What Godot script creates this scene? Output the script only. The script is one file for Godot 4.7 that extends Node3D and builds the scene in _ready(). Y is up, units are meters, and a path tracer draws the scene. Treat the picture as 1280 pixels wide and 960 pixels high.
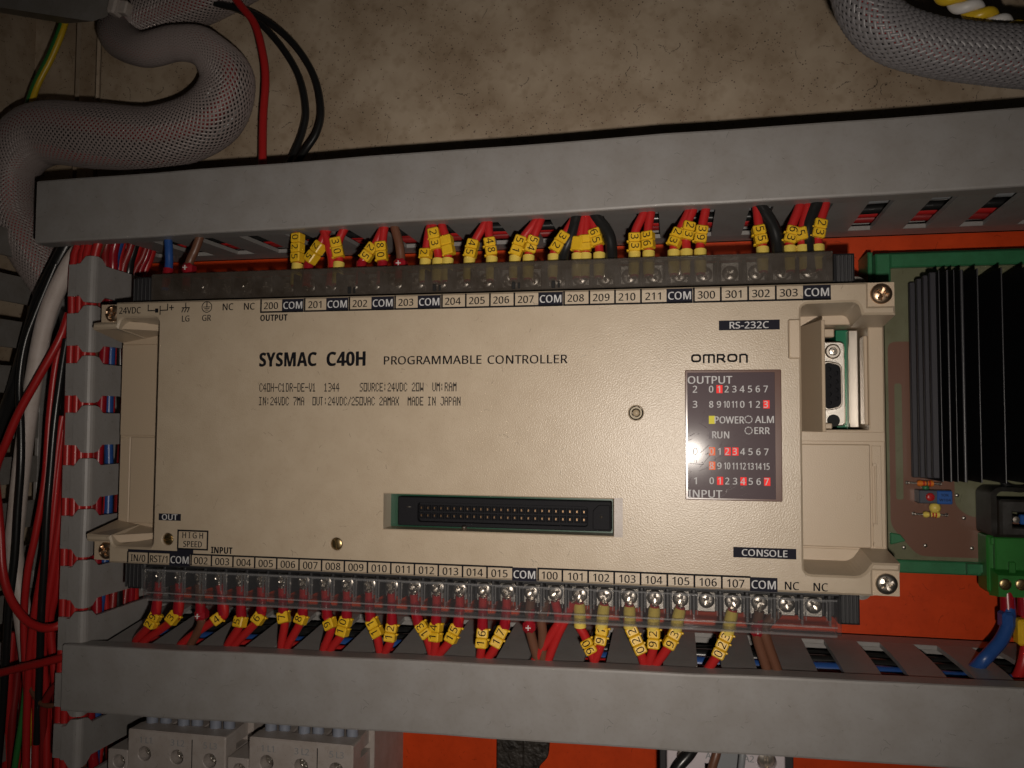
extends Node3D
# A programmable controller in an old control cabinet, lit by one flash beside the camera. All sizes below are millimetres:
# x to the right, y up, z out of the cabinet; the controller's face is z = 0 and the orange mounting plate is z = -70.
const MM := 0.001
const PLATE := -70.0
var M := {}
var base_of := {}
var used := {}
var rng := RandomNumberGenerator.new()
var sans: Font
var bold: Font


class MB:
	var v := PackedVector3Array()
	var n := PackedVector3Array()
	var ix := PackedInt32Array()
	var xf := Transform3D()
	var heavy := 1.0

	func tri(a: Vector3, b: Vector3, c: Vector3) -> void:   # counter-clockwise seen from outside
		a = xf * a; b = xf * b; c = xf * c
		var nn := (b - a).cross(c - a).normalized()
		var k := v.size()
		v.append(a); v.append(b); v.append(c)
		n.append(nn); n.append(nn); n.append(nn)
		ix.append(k); ix.append(k + 2); ix.append(k + 1)

	func quad(a: Vector3, b: Vector3, c: Vector3, d: Vector3) -> void:
		a = xf * a; b = xf * b; c = xf * c; d = xf * d
		var nn := (c - a).cross(d - b).normalized()
		var k := v.size()
		v.append(a); v.append(b); v.append(c); v.append(d)
		n.append(nn); n.append(nn); n.append(nn); n.append(nn)
		ix.append(k); ix.append(k + 2); ix.append(k + 1)
		ix.append(k); ix.append(k + 3); ix.append(k + 2)

	func sheet(rows: Array, norms: Array) -> void:   # a smooth grid of points with their normals
		var k := v.size()
		var w: int = rows[0].size()
		for i in rows.size():
			var r: PackedVector3Array = rows[i]
			var m: PackedVector3Array = norms[i]
			for j in w:
				v.append(xf * r[j])
				n.append((xf.basis * m[j]).normalized())
		for i in rows.size() - 1:
			for j in w - 1:
				var a := k + i * w + j
				var b := a + 1
				var c := a + w + 1
				var d := a + w
				var f := (v[c] - v[a]).cross(v[d] - v[b])
				if f.dot(n[a] + n[c]) > 0.0:
					ix.append(a); ix.append(c); ix.append(b)
					ix.append(a); ix.append(d); ix.append(c)
				else:
					ix.append(a); ix.append(b); ix.append(c)
					ix.append(a); ix.append(c); ix.append(d)

	func area(p: PackedVector2Array) -> float:
		var s := 0.0
		for i in p.size():
			s += p[i].cross(p[(i + 1) % p.size()])
		return s

	func ccw(p: PackedVector2Array) -> PackedVector2Array:
		var q := p.duplicate()
		if area(q) < 0.0:
			q.reverse()
		return q

	func inset(p: PackedVector2Array, d: float) -> PackedVector2Array:
		var out := PackedVector2Array()
		var c := p.size()
		for i in c:
			var e := (p[i] - p[(i + c - 1) % c]).normalized()
			var f := (p[(i + 1) % c] - p[i]).normalized()
			var a := Vector2(e.y, -e.x)
			var b := Vector2(f.y, -f.x)
			out.append(p[i] - (a + b) * d / maxf(0.3, 1.0 + a.dot(b)))
		return out

	func face(p: PackedVector2Array, z: float, up := true) -> void:
		var t := Geometry2D.triangulate_polygon(p)
		for i in range(0, t.size(), 3):
			var a := Vector3(p[t[i]].x, p[t[i]].y, z)
			var b := Vector3(p[t[i + 1]].x, p[t[i + 1]].y, z)
			var c := Vector3(p[t[i + 2]].x, p[t[i + 2]].y, z)
			if ((b - a).cross(c - a).z > 0.0) == up:
				tri(a, b, c)
			else:
				tri(a, c, b)

	func ring(p: PackedVector2Array, z0: float, q: PackedVector2Array, z1: float, flip := false) -> void:
		for i in p.size():
			var j := (i + 1) % p.size()
			var a := Vector3(p[i].x, p[i].y, z0)
			var b := Vector3(p[j].x, p[j].y, z0)
			var c := Vector3(q[j].x, q[j].y, z1)
			var d := Vector3(q[i].x, q[i].y, z1)
			if flip:
				quad(b, a, d, c)
			else:
				quad(a, b, c, d)

	func prism(poly: PackedVector2Array, z0: float, z1: float, bev := 0.0, holes := [], hz := -999.0, bottom := false, foot := PackedVector2Array()) -> void:
		var p := ccw(poly)
		var top := inset(p, bev) if bev > 0.0 else p
		ring(foot if foot.size() else p, z0, p, z1 - bev)
		if bev > 0.0:
			ring(p, z1 - bev, top, z1)
		var faces := [top]
		for h in holes:
			var hh := ccw(h)
			var wide := inset(hh, -bev * 0.5) if bev > 0.0 else hh
			var hb := bev * 0.5
			ring(wide, z1, hh, z1 - hb - 0.001)
			ring(hh, hz if hz > -900.0 else z0, hh, z1 - hb, true)
			var c := Vector2()
			for q in hh:
				c += q / hh.size()
			var slit := PackedVector2Array([c + Vector2(-0.003, 0), c + Vector2(-0.003, -900), c + Vector2(0.003, -900), c + Vector2(0.003, 0)])
			var cut: PackedVector2Array = Geometry2D.merge_polygons(wide, slit)[0]
			var left := []
			for f in faces:
				left.append_array(Geometry2D.clip_polygons(f, cut))
			faces = left
		for f in faces:
			if f.size() > 2 and absf(area(f)) > 0.0001:
				face(f, z1)
		if bottom:
			face(foot if foot.size() else p, z0, false)

	func box(c: Vector3, s: Vector3, bev := 0.0) -> void:
		var h := s / 2.0
		var p := PackedVector2Array([Vector2(c.x - h.x, c.y - h.y), Vector2(c.x + h.x, c.y - h.y), Vector2(c.x + h.x, c.y + h.y), Vector2(c.x - h.x, c.y + h.y)])
		if bev > 0.0:
			var q := PackedVector2Array()
			for i in 4:
				var d := (p[(i + 3) % 4] - p[i]).normalized() * bev
				var e := (p[(i + 1) % 4] - p[i]).normalized() * bev
				q.append(p[i] + d)
				q.append(p[i] + e)
			p = q
		prism(p, c.z - h.z, c.z + h.z, bev, [], -999.0, true)

	func hexa(q: Array) -> void:   # bottom four then top four, both counter-clockwise seen from the top
		quad(q[4], q[5], q[6], q[7])
		quad(q[3], q[2], q[1], q[0])
		for i in 4:
			var j := (i + 1) % 4
			quad(q[i], q[j], q[j + 4], q[i + 4])

	func loft(sec: PackedVector2Array, x0: float, d0: Vector2, x1: float, d1: Vector2, first := true, last := true) -> void:   # a (y, z) section drawn out along x
		var c := sec.size()
		for i in c:
			var j := (i + 1) % c
			var a := sec[i] + d0
			var b := sec[j] + d0
			var e := sec[j] + d1
			var f := sec[i] + d1
			quad(Vector3(x0, a.x, a.y), Vector3(x1, f.x, f.y), Vector3(x1, e.x, e.y), Vector3(x0, b.x, b.y))
		var t := Geometry2D.triangulate_polygon(sec)
		for i in range(0, t.size(), 3):
			for end in ([[x0, d0]] if first else []) + ([[x1, d1]] if last else []):
				var q := []
				for k in 3:
					var s: Vector2 = sec[t[i + k]] + end[1]
					q.append(Vector3(end[0], s.x, s.y))
				var f: float = (q[1] - q[0]).cross(q[2] - q[0]).x
				if (f > 0.0) == (end[0] == x1):
					tri(q[0], q[1], q[2])
				else:
					tri(q[0], q[2], q[1])

	func tube(path: PackedVector3Array, rad, sides := 10, cap := true) -> void:
		var rows := []
		var norms := []
		var nrm := Vector3()
		var c := path.size()
		for i in c:
			var t := (path[mini(i + 1, c - 1)] - path[maxi(i - 1, 0)]).normalized()
			if i == 0:
				nrm = t.cross(Vector3(0.31, 0.2, 0.93)).normalized()
			nrm = (nrm - t * nrm.dot(t)).normalized()
			var bi := t.cross(nrm)
			var r: float = rad if rad is float else rad[i]
			var row := PackedVector3Array()
			var nn := PackedVector3Array()
			for k in sides + 1:
				var a := TAU * k / sides
				var e := nrm * cos(a) + bi * sin(a)
				row.append(path[i] + e * r)
				nn.append(e)
			rows.append(row)
			norms.append(nn)
			if cap and (i == 0 or i == c - 1):
				var o := t * (-1.0 if i == 0 else 1.0)
				for k in sides:
					if i == 0:
						tri(path[i] + o * r * 0.12, row[k + 1], row[k])
					else:
						tri(path[i] + o * r * 0.12, row[k], row[k + 1])
		sheet(rows, norms)

	func lathe(prof: Array, seg := 20, soft := false) -> void:   # Vector2(radius, height) turned about z
		var c := prof.size()
		for i in c - 1:
			var e: Vector2 = (prof[i + 1] - prof[i]).normalized()
			var n0 := Vector2(e.y, -e.x)
			var n1 := n0
			if soft:
				if i > 0:
					var p: Vector2 = (prof[i] - prof[i - 1]).normalized()
					n0 = (n0 + Vector2(p.y, -p.x)).normalized()
				if i < c - 2:
					var q: Vector2 = (prof[i + 2] - prof[i + 1]).normalized()
					n1 = (n1 + Vector2(q.y, -q.x)).normalized()
			var rows := [PackedVector3Array(), PackedVector3Array()]
			var norms := [PackedVector3Array(), PackedVector3Array()]
			for k in seg + 1:
				var d := Vector2.from_angle(TAU * k / seg)
				rows[0].append(Vector3(d.x * prof[i].x, d.y * prof[i].x, prof[i].y))
				rows[1].append(Vector3(d.x * prof[i + 1].x, d.y * prof[i + 1].x, prof[i + 1].y))
				norms[0].append(Vector3(d.x * n0.x, d.y * n0.x, n0.y))
				norms[1].append(Vector3(d.x * n1.x, d.y * n1.x, n1.y))
			sheet(rows, norms)

	func rod(a: Vector3, b: Vector3, r: float, sides := 12) -> void:
		tube(PackedVector3Array([a, b]), r, sides)

	func text(s: String, font: Font, x: float, y: float, z: float, cap: float, align := 0, sx := 1.0) -> float:
		var tm := TextMesh.new()
		tm.font = font
		tm.text = s
		tm.font_size = 48
		tm.pixel_size = 1.0 / 48.0
		tm.curve_step = 1.6
		tm.depth = 0.02
		tm.horizontal_alignment = HORIZONTAL_ALIGNMENT_CENTER if align == 0 else (HORIZONTAL_ALIGNMENT_LEFT if align < 0 else HORIZONTAL_ALIGNMENT_RIGHT)
		var a := tm.get_mesh_arrays()
		var em := cap / 0.714
		var lo := 9.0
		var hi := -9.0
		var bot := 9.0
		var roof := -9.0
		for p in a[Mesh.ARRAY_VERTEX]:
			lo = minf(lo, p.x); hi = maxf(hi, p.x)
			bot = minf(bot, p.y); roof = maxf(roof, p.y)
		var shift := -lo if align < 0 else (-hi if align > 0 else -(lo + hi) / 2.0)
		for fat in [-1.0, 1.0]:   # struck twice, a hair apart, for a heavier stroke
			var k := v.size()
			for i in a[Mesh.ARRAY_VERTEX].size():
				var p: Vector3 = a[Mesh.ARRAY_VERTEX][i]
				v.append(xf * Vector3(x + (p.x + shift) * em * sx + fat * heavy * cap * 0.022, y + (p.y - (bot + roof) / 2.0) * em + fat * heavy * cap * 0.012, z + p.z * em * 0.2 + fat * 0.004))
				n.append((xf.basis * a[Mesh.ARRAY_NORMAL][i]).normalized())
			for i in a[Mesh.ARRAY_INDEX]:
				ix.append(k + i)
		return (hi - lo) * em * sx

	func line(pts: Array, w: float, z: float) -> void:   # a flat printed line, 0.03 high
		for i in pts.size() - 1:
			var a: Vector2 = pts[i]
			var b: Vector2 = pts[i + 1]
			var d := (b - a).normalized() * w / 2.0
			var o := Vector2(-d.y, d.x)
			a -= d
			b += d
			prism(PackedVector2Array([a - o, b - o, b + o, a + o]), z - 0.03, z + 0.002 * (i % 2))


func P(a: Array) -> PackedVector2Array:
	var p := PackedVector2Array()
	for i in range(0, a.size(), 2):
		p.append(Vector2(a[i], a[i + 1]))
	return p


func rect(x0: float, y0: float, x1: float, y1: float) -> PackedVector2Array:
	return P([x0, y0, x1, y0, x1, y1, x0, y1])


func circle(x: float, y: float, r: float, c := 20) -> PackedVector2Array:
	var p := PackedVector2Array()
	for i in c:
		p.append(Vector2(x, y) + Vector2.from_angle(TAU * i / c) * r)
	return p


func rounded(p: PackedVector2Array, r: float, steps := 4) -> PackedVector2Array:
	var out := PackedVector2Array()
	var c := p.size()
	for i in c:
		var a := p[(i + c - 1) % c] - p[i]
		var b := p[(i + 1) % c] - p[i]
		var rr := minf(r, minf(a.length(), b.length()) * 0.45)
		var s := p[i] + a.normalized() * rr
		var e := p[i] + b.normalized() * rr
		for k in steps + 1:
			var t := float(k) / steps
			out.append(s.lerp(p[i], t).lerp(p[i].lerp(e, t), t))
	return out


func curve(pts: PackedVector3Array, per := 8) -> PackedVector3Array:   # Catmull-Rom through the points
	var out := PackedVector3Array()
	var c := pts.size()
	for i in c - 1:
		var p0 := pts[i - 1] if i > 0 else pts[0] * 2.0 - pts[1]
		var p3 := pts[i + 2] if i < c - 2 else pts[c - 1] * 2.0 - pts[c - 2]
		for k in per:
			out.append(pts[i].cubic_interpolate(pts[i + 1], p0, p3, float(k) / per))
	out.append(pts[c - 1])
	return out


func pts3(s: String) -> PackedVector3Array:
	var out := PackedVector3Array()
	for t in s.split(";"):
		var f := t.split_floats(",")
		out.append(Vector3(f[0], f[1], f[2]))
	return out


func arr3(a: Array) -> PackedVector3Array:
	var out := PackedVector3Array()
	for i in range(0, a.size(), 3):
		out.append(Vector3(a[i], a[i + 1], a[i + 2]))
	return out


func numbered(s: String) -> String:
	used[s] = used.get(s, 0) + 1
	return s if used[s] == 1 else "%s_%03d" % [s, used[s] - 1]


func mesh(mb: MB, at := Vector3.ZERO) -> ArrayMesh:
	var v := PackedVector3Array()
	v.resize(mb.v.size())
	for i in mb.v.size():
		v[i] = (mb.v[i] - at) * MM
	var a := []
	a.resize(Mesh.ARRAY_MAX)
	a[Mesh.ARRAY_VERTEX] = v
	a[Mesh.ARRAY_NORMAL] = mb.n
	a[Mesh.ARRAY_INDEX] = mb.ix
	var m := ArrayMesh.new()
	m.add_surface_from_arrays(Mesh.PRIMITIVE_TRIANGLES, a)
	return m


func thing(called: String, label: String, category: String, at: Vector3, group := "") -> Node3D:
	var o := Node3D.new()
	o.name = numbered(called)
	add_child(o)
	o.position = at * MM
	base_of[o] = at
	o.set_meta("label", label)
	o.set_meta("category", category)
	if group:
		o.set_meta("group", group)
	return o


func part(called: String, mb: MB, m: Material, parent: Node3D, label := "") -> MeshInstance3D:
	var o := MeshInstance3D.new()
	o.name = called
	o.mesh = mesh(mb, base_of[parent])
	o.material_override = m
	parent.add_child(o, true)
	base_of[o] = base_of[parent]
	if label:
		o.set_meta("label", label)
	return o


func copy(called: String, m: ArrayMesh, mat: Material, parent: Node3D, at: Vector3, turn := Basis()) -> MeshInstance3D:   # a piece that shares its mesh
	var o := MeshInstance3D.new()
	o.name = called
	o.mesh = m
	o.material_override = mat
	parent.add_child(o, true)
	o.transform = Transform3D(turn, (at - base_of[parent]) * MM)
	base_of[o] = at
	return o


func single(called: String, mb: MB, m: Material, label: String, category: String, at: Vector3, group := "") -> MeshInstance3D:
	var o := MeshInstance3D.new()
	o.name = numbered(called)
	o.mesh = mesh(mb, at)
	o.material_override = m
	add_child(o)
	o.position = at * MM
	base_of[o] = at
	o.set_meta("label", label)
	o.set_meta("category", category)
	if group:
		o.set_meta("group", group)
	return o


func setting(called: String, mb: MB, m: Material, label: String) -> MeshInstance3D:
	var o := MeshInstance3D.new()
	o.name = called
	o.mesh = mesh(mb)
	o.material_override = m
	add_child(o)
	base_of[o] = Vector3.ZERO
	o.set_meta("kind", "structure")
	o.set_meta("label", label)
	return o


# ---------------------------------------------------------------- materials
func mat(r: float, g: float, b: float, rough := 0.5, metal := 0.0, spec := 0.5) -> StandardMaterial3D:   # linear base colour
	var m := StandardMaterial3D.new()
	m.albedo_color = Color(r, g, b).linear_to_srgb()
	m.roughness = rough
	m.metallic = metal
	m.metallic_specular = spec
	return m


func noise_tex(freq: float, seed_: int, size := 512, octaves := 4, ramp: Gradient = null) -> NoiseTexture2D:
	var f := FastNoiseLite.new()
	f.seed = seed_
	f.frequency = freq
	f.fractal_octaves = octaves
	f.noise_type = FastNoiseLite.TYPE_SIMPLEX_SMOOTH
	var t := NoiseTexture2D.new()
	t.width = size
	t.height = size
	t.seamless = true
	t.noise = f
	if ramp:
		t.color_ramp = ramp
	return t


func two(a: Color, b: Color) -> Gradient:
	var g := Gradient.new()
	g.set_color(0, a)
	g.set_color(1, b)
	return g


func grain(m: StandardMaterial3D, tex: Texture2D, depth_mm: float, tile_mm: float, tint: Texture2D = null) -> StandardMaterial3D:
	m.uv1_triplanar = true
	m.uv1_scale = Vector3.ONE * (1000.0 / tile_mm)
	if tex:
		m.heightmap_enabled = true
		m.heightmap_texture = tex
		m.heightmap_scale = depth_mm * 0.1
	if tint:
		m.albedo_texture = tint
	return m


func speckled(size: int, tone: Array, mottle: float, specks: int, marks: int, seed_: int, dark := 0.25) -> ImageTexture:
	# a surface's own dirt: soft mottling, specks and short scratches, as a multiplier on the base colour
	var a := FastNoiseLite.new()
	a.seed = seed_
	a.frequency = 0.006
	a.fractal_octaves = 5
	var b := FastNoiseLite.new()
	b.seed = seed_ + 7
	b.frequency = 0.03
	b.fractal_octaves = 3
	var ia := a.get_seamless_image(size, size)
	var ib := b.get_seamless_image(size, size)
	var da := ia.get_data()
	var db := ib.get_data()
	var out := PackedByteArray()
	out.resize(size * size * 3)
	for i in size * size:
		var k := 1.0 - mottle * (1.0 - da[i] / 255.0) - mottle * 0.5 * maxf(0.0, db[i] / 127.0 - 1.05)
		out[i * 3] = int(clampf(255.0 * pow(k, 0.85) * tone[0], 0, 255))
		out[i * 3 + 1] = int(clampf(255.0 * k * tone[1], 0, 255))
		out[i * 3 + 2] = int(clampf(255.0 * pow(k, 1.2) * tone[2], 0, 255))
	var im := Image.create_from_data(size, size, false, Image.FORMAT_RGB8, out)
	var g := RandomNumberGenerator.new()
	g.seed = seed_
	for i in specks:
		var x := g.randi() % size
		var y := g.randi() % size
		if da[y * size + x] > 150 and g.randf() < 0.7:
			continue
		var c := im.get_pixel(x, y) * g.randf_range(dark, 0.8)
		c.r = minf(1.0, c.r * 1.15)
		var w := 1 + (1 if g.randf() < 0.25 else 0) + (1 if g.randf() < 0.05 else 0)
		im.fill_rect(Rect2i(x, y, w, 1 + g.randi() % 2), c)
	for i in marks:
		var p := Vector2(g.randf(), g.randf()) * size
		var d := Vector2.from_angle(g.randf() * TAU)
		var c := g.randf_range(0.35, 0.75) if dark < 1.0 else g.randf_range(1.15, 1.9)
		for k in g.randi_range(5, 34):
			p += d
			d = d.rotated(g.randf_range(-0.3, 0.3))
			var x := posmod(int(p.x), size)
			var y := posmod(int(p.y), size)
			if g.randf() < 0.75:
				im.set_pixel(x, y, im.get_pixel(x, y) * c)
	return ImageTexture.create_from_image(im)


func scratched(size: int, count: int, seed_: int) -> ImageTexture:   # fine scratches as a normal map
	var im := Image.create(size, size, false, Image.FORMAT_RGB8)
	im.fill(Color(0.5, 0.5, 0.5))
	var g := RandomNumberGenerator.new()
	g.seed = seed_
	for i in count:
		var p := Vector2(g.randf(), g.randf()) * size
		var d := Vector2.from_angle(g.randfn(-0.7, 0.5) if g.randf() < 0.6 else g.randf() * TAU)
		var c := g.randf_range(0.1, 0.42)
		for k in g.randi_range(4, 90):
			p += d
			im.set_pixel(posmod(int(p.x), size), posmod(int(p.y), size), Color(c, c, c))
	im.bump_map_to_normal_map(6.0)
	return ImageTexture.create_from_image(im)


func make_materials() -> void:
	var fine := noise_tex(0.09, 3, 512, 3)
	var coarse := noise_tex(0.02, 5, 512, 5)
	var dirt := speckled(512, [1.0, 1.0, 1.0], 0.10, 500, 40, 21, 0.5)
	M.beige = grain(mat(0.45, 0.355, 0.255, 0.40), fine, 0.05, 22.0)
	M.beige.detail_enabled = false
	M.beige_face = grain(mat(0.44, 0.362, 0.27, 0.37), null, 0.0, 90.0, speckled(1024, [1.0, 1.0, 1.0], 0.05, 320, 46, 11, 0.5))
	M.beige_face.heightmap_enabled = true
	M.beige_face.heightmap_texture = noise_tex(0.13, 9, 1024, 2)
	M.beige_face.heightmap_scale = 0.005
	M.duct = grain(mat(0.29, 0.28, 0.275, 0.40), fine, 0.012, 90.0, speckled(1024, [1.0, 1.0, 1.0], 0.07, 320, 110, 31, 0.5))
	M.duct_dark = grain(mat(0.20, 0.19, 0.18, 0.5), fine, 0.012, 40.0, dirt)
	M.orange = grain(mat(0.58, 0.054, 0.008, 0.5, 0.0, 0.3), coarse, 0.03, 60.0, speckled(512, [1.0, 1.0, 1.0], 0.10, 260, 46, 41, 0.4))
	M.wall = grain(mat(0.50, 0.43, 0.36, 0.55), coarse, 0.05, 250.0, speckled(1024, [1.0, 0.98, 0.94], 0.24, 9500, 120, 51, 0.15))
	M.print = mat(0.010, 0.010, 0.012, 0.8, 0.0, 0.12)
	M.tag = mat(0.014, 0.014, 0.022, 0.7, 0.0, 0.2)
	M.white_print = mat(0.50, 0.50, 0.51, 0.7, 0.0, 0.2)
	M.white = mat(0.62, 0.60, 0.58, 0.45)
	M.red = mat(0.40, 0.016, 0.016, 0.36)
	M.crimson = mat(0.27, 0.008, 0.016, 0.28)
	M.dark_red = mat(0.22, 0.012, 0.012, 0.4)
	M.yellow = grain(mat(0.78, 0.48, 0.02, 0.4), fine, 0.03, 18.0, dirt)
	M.boot = mat(0.66, 0.50, 0.10, 0.35)
	M.blue = mat(0.02, 0.07, 0.25, 0.35)
	M.brown = mat(0.13, 0.055, 0.032, 0.4)
	M.black = mat(0.012, 0.012, 0.012, 0.3)
	M.black_matte = mat(0.02, 0.02, 0.022, 0.55)
	M.grey = mat(0.22, 0.23, 0.24, 0.4)
	M.light_cable = grain(mat(0.62, 0.55, 0.52, 0.5), fine, 0.03, 30.0, dirt)
	M.green = mat(0.03, 0.17, 0.04, 0.4)
	M.yellow_wire = mat(0.60, 0.40, 0.02, 0.35)
	M.orange_wire = mat(0.6, 0.16, 0.02, 0.35)
	M.steel = mat(0.66, 0.60, 0.53, 0.33, 1.0)
	M.bronze = mat(0.60, 0.42, 0.28, 0.36, 1.0)
	M.brass = mat(0.42, 0.31, 0.16, 0.34, 1.0)
	M.steel_dull = grain(mat(0.45, 0.42, 0.38, 0.4, 1.0), fine, 0.04, 14.0)
	M.socket = mat(0.012, 0.012, 0.014, 0.65, 0.0, 0.2)
	M.scuff = mat(0.17, 0.125, 0.085, 0.6)
	M.old_brass = mat(0.34, 0.27, 0.18, 0.4)
	M.ivory = mat(0.46, 0.40, 0.30, 0.4)
	M.heat_edge = mat(0.04, 0.04, 0.045, 0.35)
	M.heat_dark = mat(0.006, 0.006, 0.007, 0.6, 0.0, 0.15)
	M.hole = mat(0.004, 0.004, 0.004, 0.8)
	M.carrier = grain(mat(0.03, 0.16, 0.07, 0.35), fine, 0.02, 30.0, dirt)
	M.board_green = mat(0.0, 0.13, 0.06, 0.3)
	M.board_dark = mat(0.004, 0.045, 0.022, 0.35)
	M.board = grain(mat(0.15, 0.155, 0.095, 0.3), fine, 0.02, 60.0, dirt)
	M.copper = mat(0.15, 0.075, 0.052, 0.3)
	M.heat = grain(mat(0.020, 0.019, 0.026, 0.5), noise_tex(0.3, 13, 256, 2), 0.03, 12.0)
	M.terminal_green = grain(mat(0.022, 0.16, 0.026, 0.4), fine, 0.02, 30.0, dirt)
	M.trimmer = mat(0.02, 0.085, 0.30, 0.35)
	M.contactor = grain(mat(0.40, 0.36, 0.34, 0.45), fine, 0.03, 40.0, dirt)
	M.lilac = mat(0.50, 0.45, 0.47, 0.45)
	M.post = mat(0.20, 0.22, 0.27, 0.4)
	M.grime = grain(mat(0.045, 0.040, 0.036, 0.6), coarse, 0.6, 40.0, speckled(512, [1.0, 1.0, 1.0], 0.6, 900, 120, 61, 0.2))
	M.braid = mat(0.28, 0.235, 0.225, 0.40)
	M.braid_right = mat(0.17, 0.162, 0.17, 0.42)
	M.dusty_black = grain(mat(0.035, 0.035, 0.035, 0.5), fine, 0.05, 20.0, speckled(512, [1.0, 1.0, 1.0], 0.5, 600, 90, 71, 0.2))
	# the smoked cover is dusty and scratched; the lower one is clear
	M.smoke = grain(mat(0.50, 0.43, 0.375, 0.24, 0.0, 0.8), null, 0.0, 90.0, speckled(1024, [0.5, 0.5, 0.5], 0.28, 900, 420, 81, 1.5))
	M.smoke.transparency = BaseMaterial3D.TRANSPARENCY_ALPHA
	M.smoke.albedo_color.a = 0.47
	M.clear = mat(0.10, 0.10, 0.105, 0.05)
	M.clear.transparency = BaseMaterial3D.TRANSPARENCY_ALPHA
	M.clear.albedo_color.a = 0.16
	M.clear_edge = mat(0.42, 0.42, 0.43, 0.08)
	M.clear_edge.transparency = BaseMaterial3D.TRANSPARENCY_ALPHA
	M.clear_edge.albedo_color.a = 0.24
	M.pin = mat(0.22, 0.14, 0.08, 0.4, 1.0)
	M.window = grain(mat(0.052, 0.031, 0.038, 0.12, 0.0, 0.13), null, 0.0, 60.0)
	M.window.clearcoat_enabled = true
	M.window.clearcoat = 0.25
	M.window.clearcoat_roughness = 0.45
	M.window.normal_enabled = true
	M.window.normal_texture = scratched(1024, 420, 91)
	M.window.normal_scale = 0.5
	M.window_rim = mat(0.11, 0.055, 0.042, 0.2)
	M.slate = mat(0.05, 0.058, 0.075, 0.4)
	for led in [["red", 0.85, 0.035, 0.03, 0.8], ["amber", 0.85, 0.16, 0.06, 0.75], ["lime", 0.6, 0.5, 0.05, 0.75], ["pale", 0.3, 0.25, 0.25, 0.3]]:
		var m := mat(led[1] * 0.2, led[2] * 0.2, led[3] * 0.2, 0.5, 0.0, 0.2)
		m.emission_enabled = true
		m.emission = Color(led[1], led[2], led[3]).linear_to_srgb()
		m.emission_energy_multiplier = led[4]
		M["led_" + led[0]] = m


func _ready() -> void:
	# ------------------------------------------------------------ camera, flash, exposure
	var cam := Camera3D.new()
	cam.name = "camera"
	cam.fov = 50.84
	cam.near = 0.01
	cam.far = 5.0
	cam.transform = Transform3D(Basis(Vector3(0.98073, 0.00557, -0.19528), Vector3(0.00416, 0.99877, 0.04939), Vector3(0.19531, -0.04925, 0.9795)).orthonormalized(), Vector3(77.73, 3.79, 279.18) * MM)
	add_child(cam)
	var env := Environment.new()
	env.background_mode = Environment.BG_COLOR
	env.background_color = Color(0.005, 0.0045, 0.004).linear_to_srgb()
	env.tonemap_mode = Environment.TONE_MAPPER_LINEAR
	env.tonemap_exposure = 1.0
	env.sdfgi_enabled = true
	env.ssao_enabled = true
	env.ssil_enabled = true
	var world := WorldEnvironment.new()
	world.name = "environment"
	world.environment = env
	add_child(world)
	var flash := AreaLight3D.new()   # the lamp of the camera, just below its lens
	flash.name = "camera_flash"
	flash.area_size = Vector2(0.007, 0.007)
	flash.light_color = Color(1.0, 0.955, 0.905)
	flash.light_energy = FLASH
	flash.area_range = 3.0
	flash.shadow_enabled = true
	flash.transform = Transform3D(cam.transform.basis, Vector3(89.0, -16.0, 281.0) * MM)
	add_child(flash)
	rng.seed = 4711
	var regular := SystemFont.new()
	regular.font_names = PackedStringArray(["Droid Sans"])
	sans = regular
	bold = SystemFont.new()
	bold.font_names = PackedStringArray(["Droid Sans"])
	bold.font_weight = 700
	make_materials()
	build_setting()
	build_ducts()
	build_controller()
	build_board_module()
	build_wires()
	build_left_cables()
	build_loose_cables()
	build_sleeves()
	build_contactors()
	build_flash(cam.transform.basis, Vector3(89.0, -16.0, 281.0))


const FLASH := 0.087


func build_flash(turn: Basis, at: Vector3) -> void:   # the recessed lamp beside the lens: a black barrel with a round mouth
	var o := thing("flash_lamp", "small camera flash whose glare shows on the indicator window", "lamp", at)
	var m := MB.new()
	m.xf = Transform3D(turn, at)
	m.prism(circle(0, 0, 9.0, 32), -5.6, -4.9, 0.0, [circle(0, 0, 4.1, 32)], -5.6)
	m.lathe([Vector2(9.0, -5.6), Vector2(9.0, 3.0)], 32)
	m.lathe([Vector2(9.0, 3.0), Vector2(0.0, 3.0)], 32)
	part("barrel", m, M.hole, o)
	var g := MB.new()
	g.xf = m.xf
	g.box(Vector3(0, 0, 0.7), Vector3(7, 7, 0.8))
	var glow := mat(0.8, 0.76, 0.68)
	glow.emission_enabled = true
	glow.emission = Color(1.0, 0.95, 0.88)
	glow.emission_energy_multiplier = 2.0
	part("light_chip", g, glow, o)


func build_setting() -> void:
	var a := MB.new()
	a.prism(rounded(P([-205, -400, 420, -400, 420, 420, -205, 420]), 2.0), -75, -71, 1.2)
	setting("back_panel", a, M.wall, "dirty cream steel panel behind everything, speckled and scratched")
	var b := MB.new()
	b.prism(rounded(P([-222, 60, -208, 60, -208, 420, -222, 420]), 1.0), -78, -74, 1.0)
	setting("panel_fold", b, M.wall, "narrow folded edge strip of the cream panel at upper left")
	var c := MB.new()
	c.box(Vector3(-60, 0, -92), Vector3(900, 900, 4))
	c.box(Vector3(-262, 0, -40), Vector3(4, 900, 100))
	setting("cabinet_wall", c, M.wall, "plain cream inner wall of the cabinet at far left")
	var d := MB.new()
	d.prism(P([-176, -400, 300, -400, 300, 86, -176, 86]), -70.9, PLATE)
	setting("mounting_plate", d, M.orange, "orange painted mounting plate behind the controller")


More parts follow.
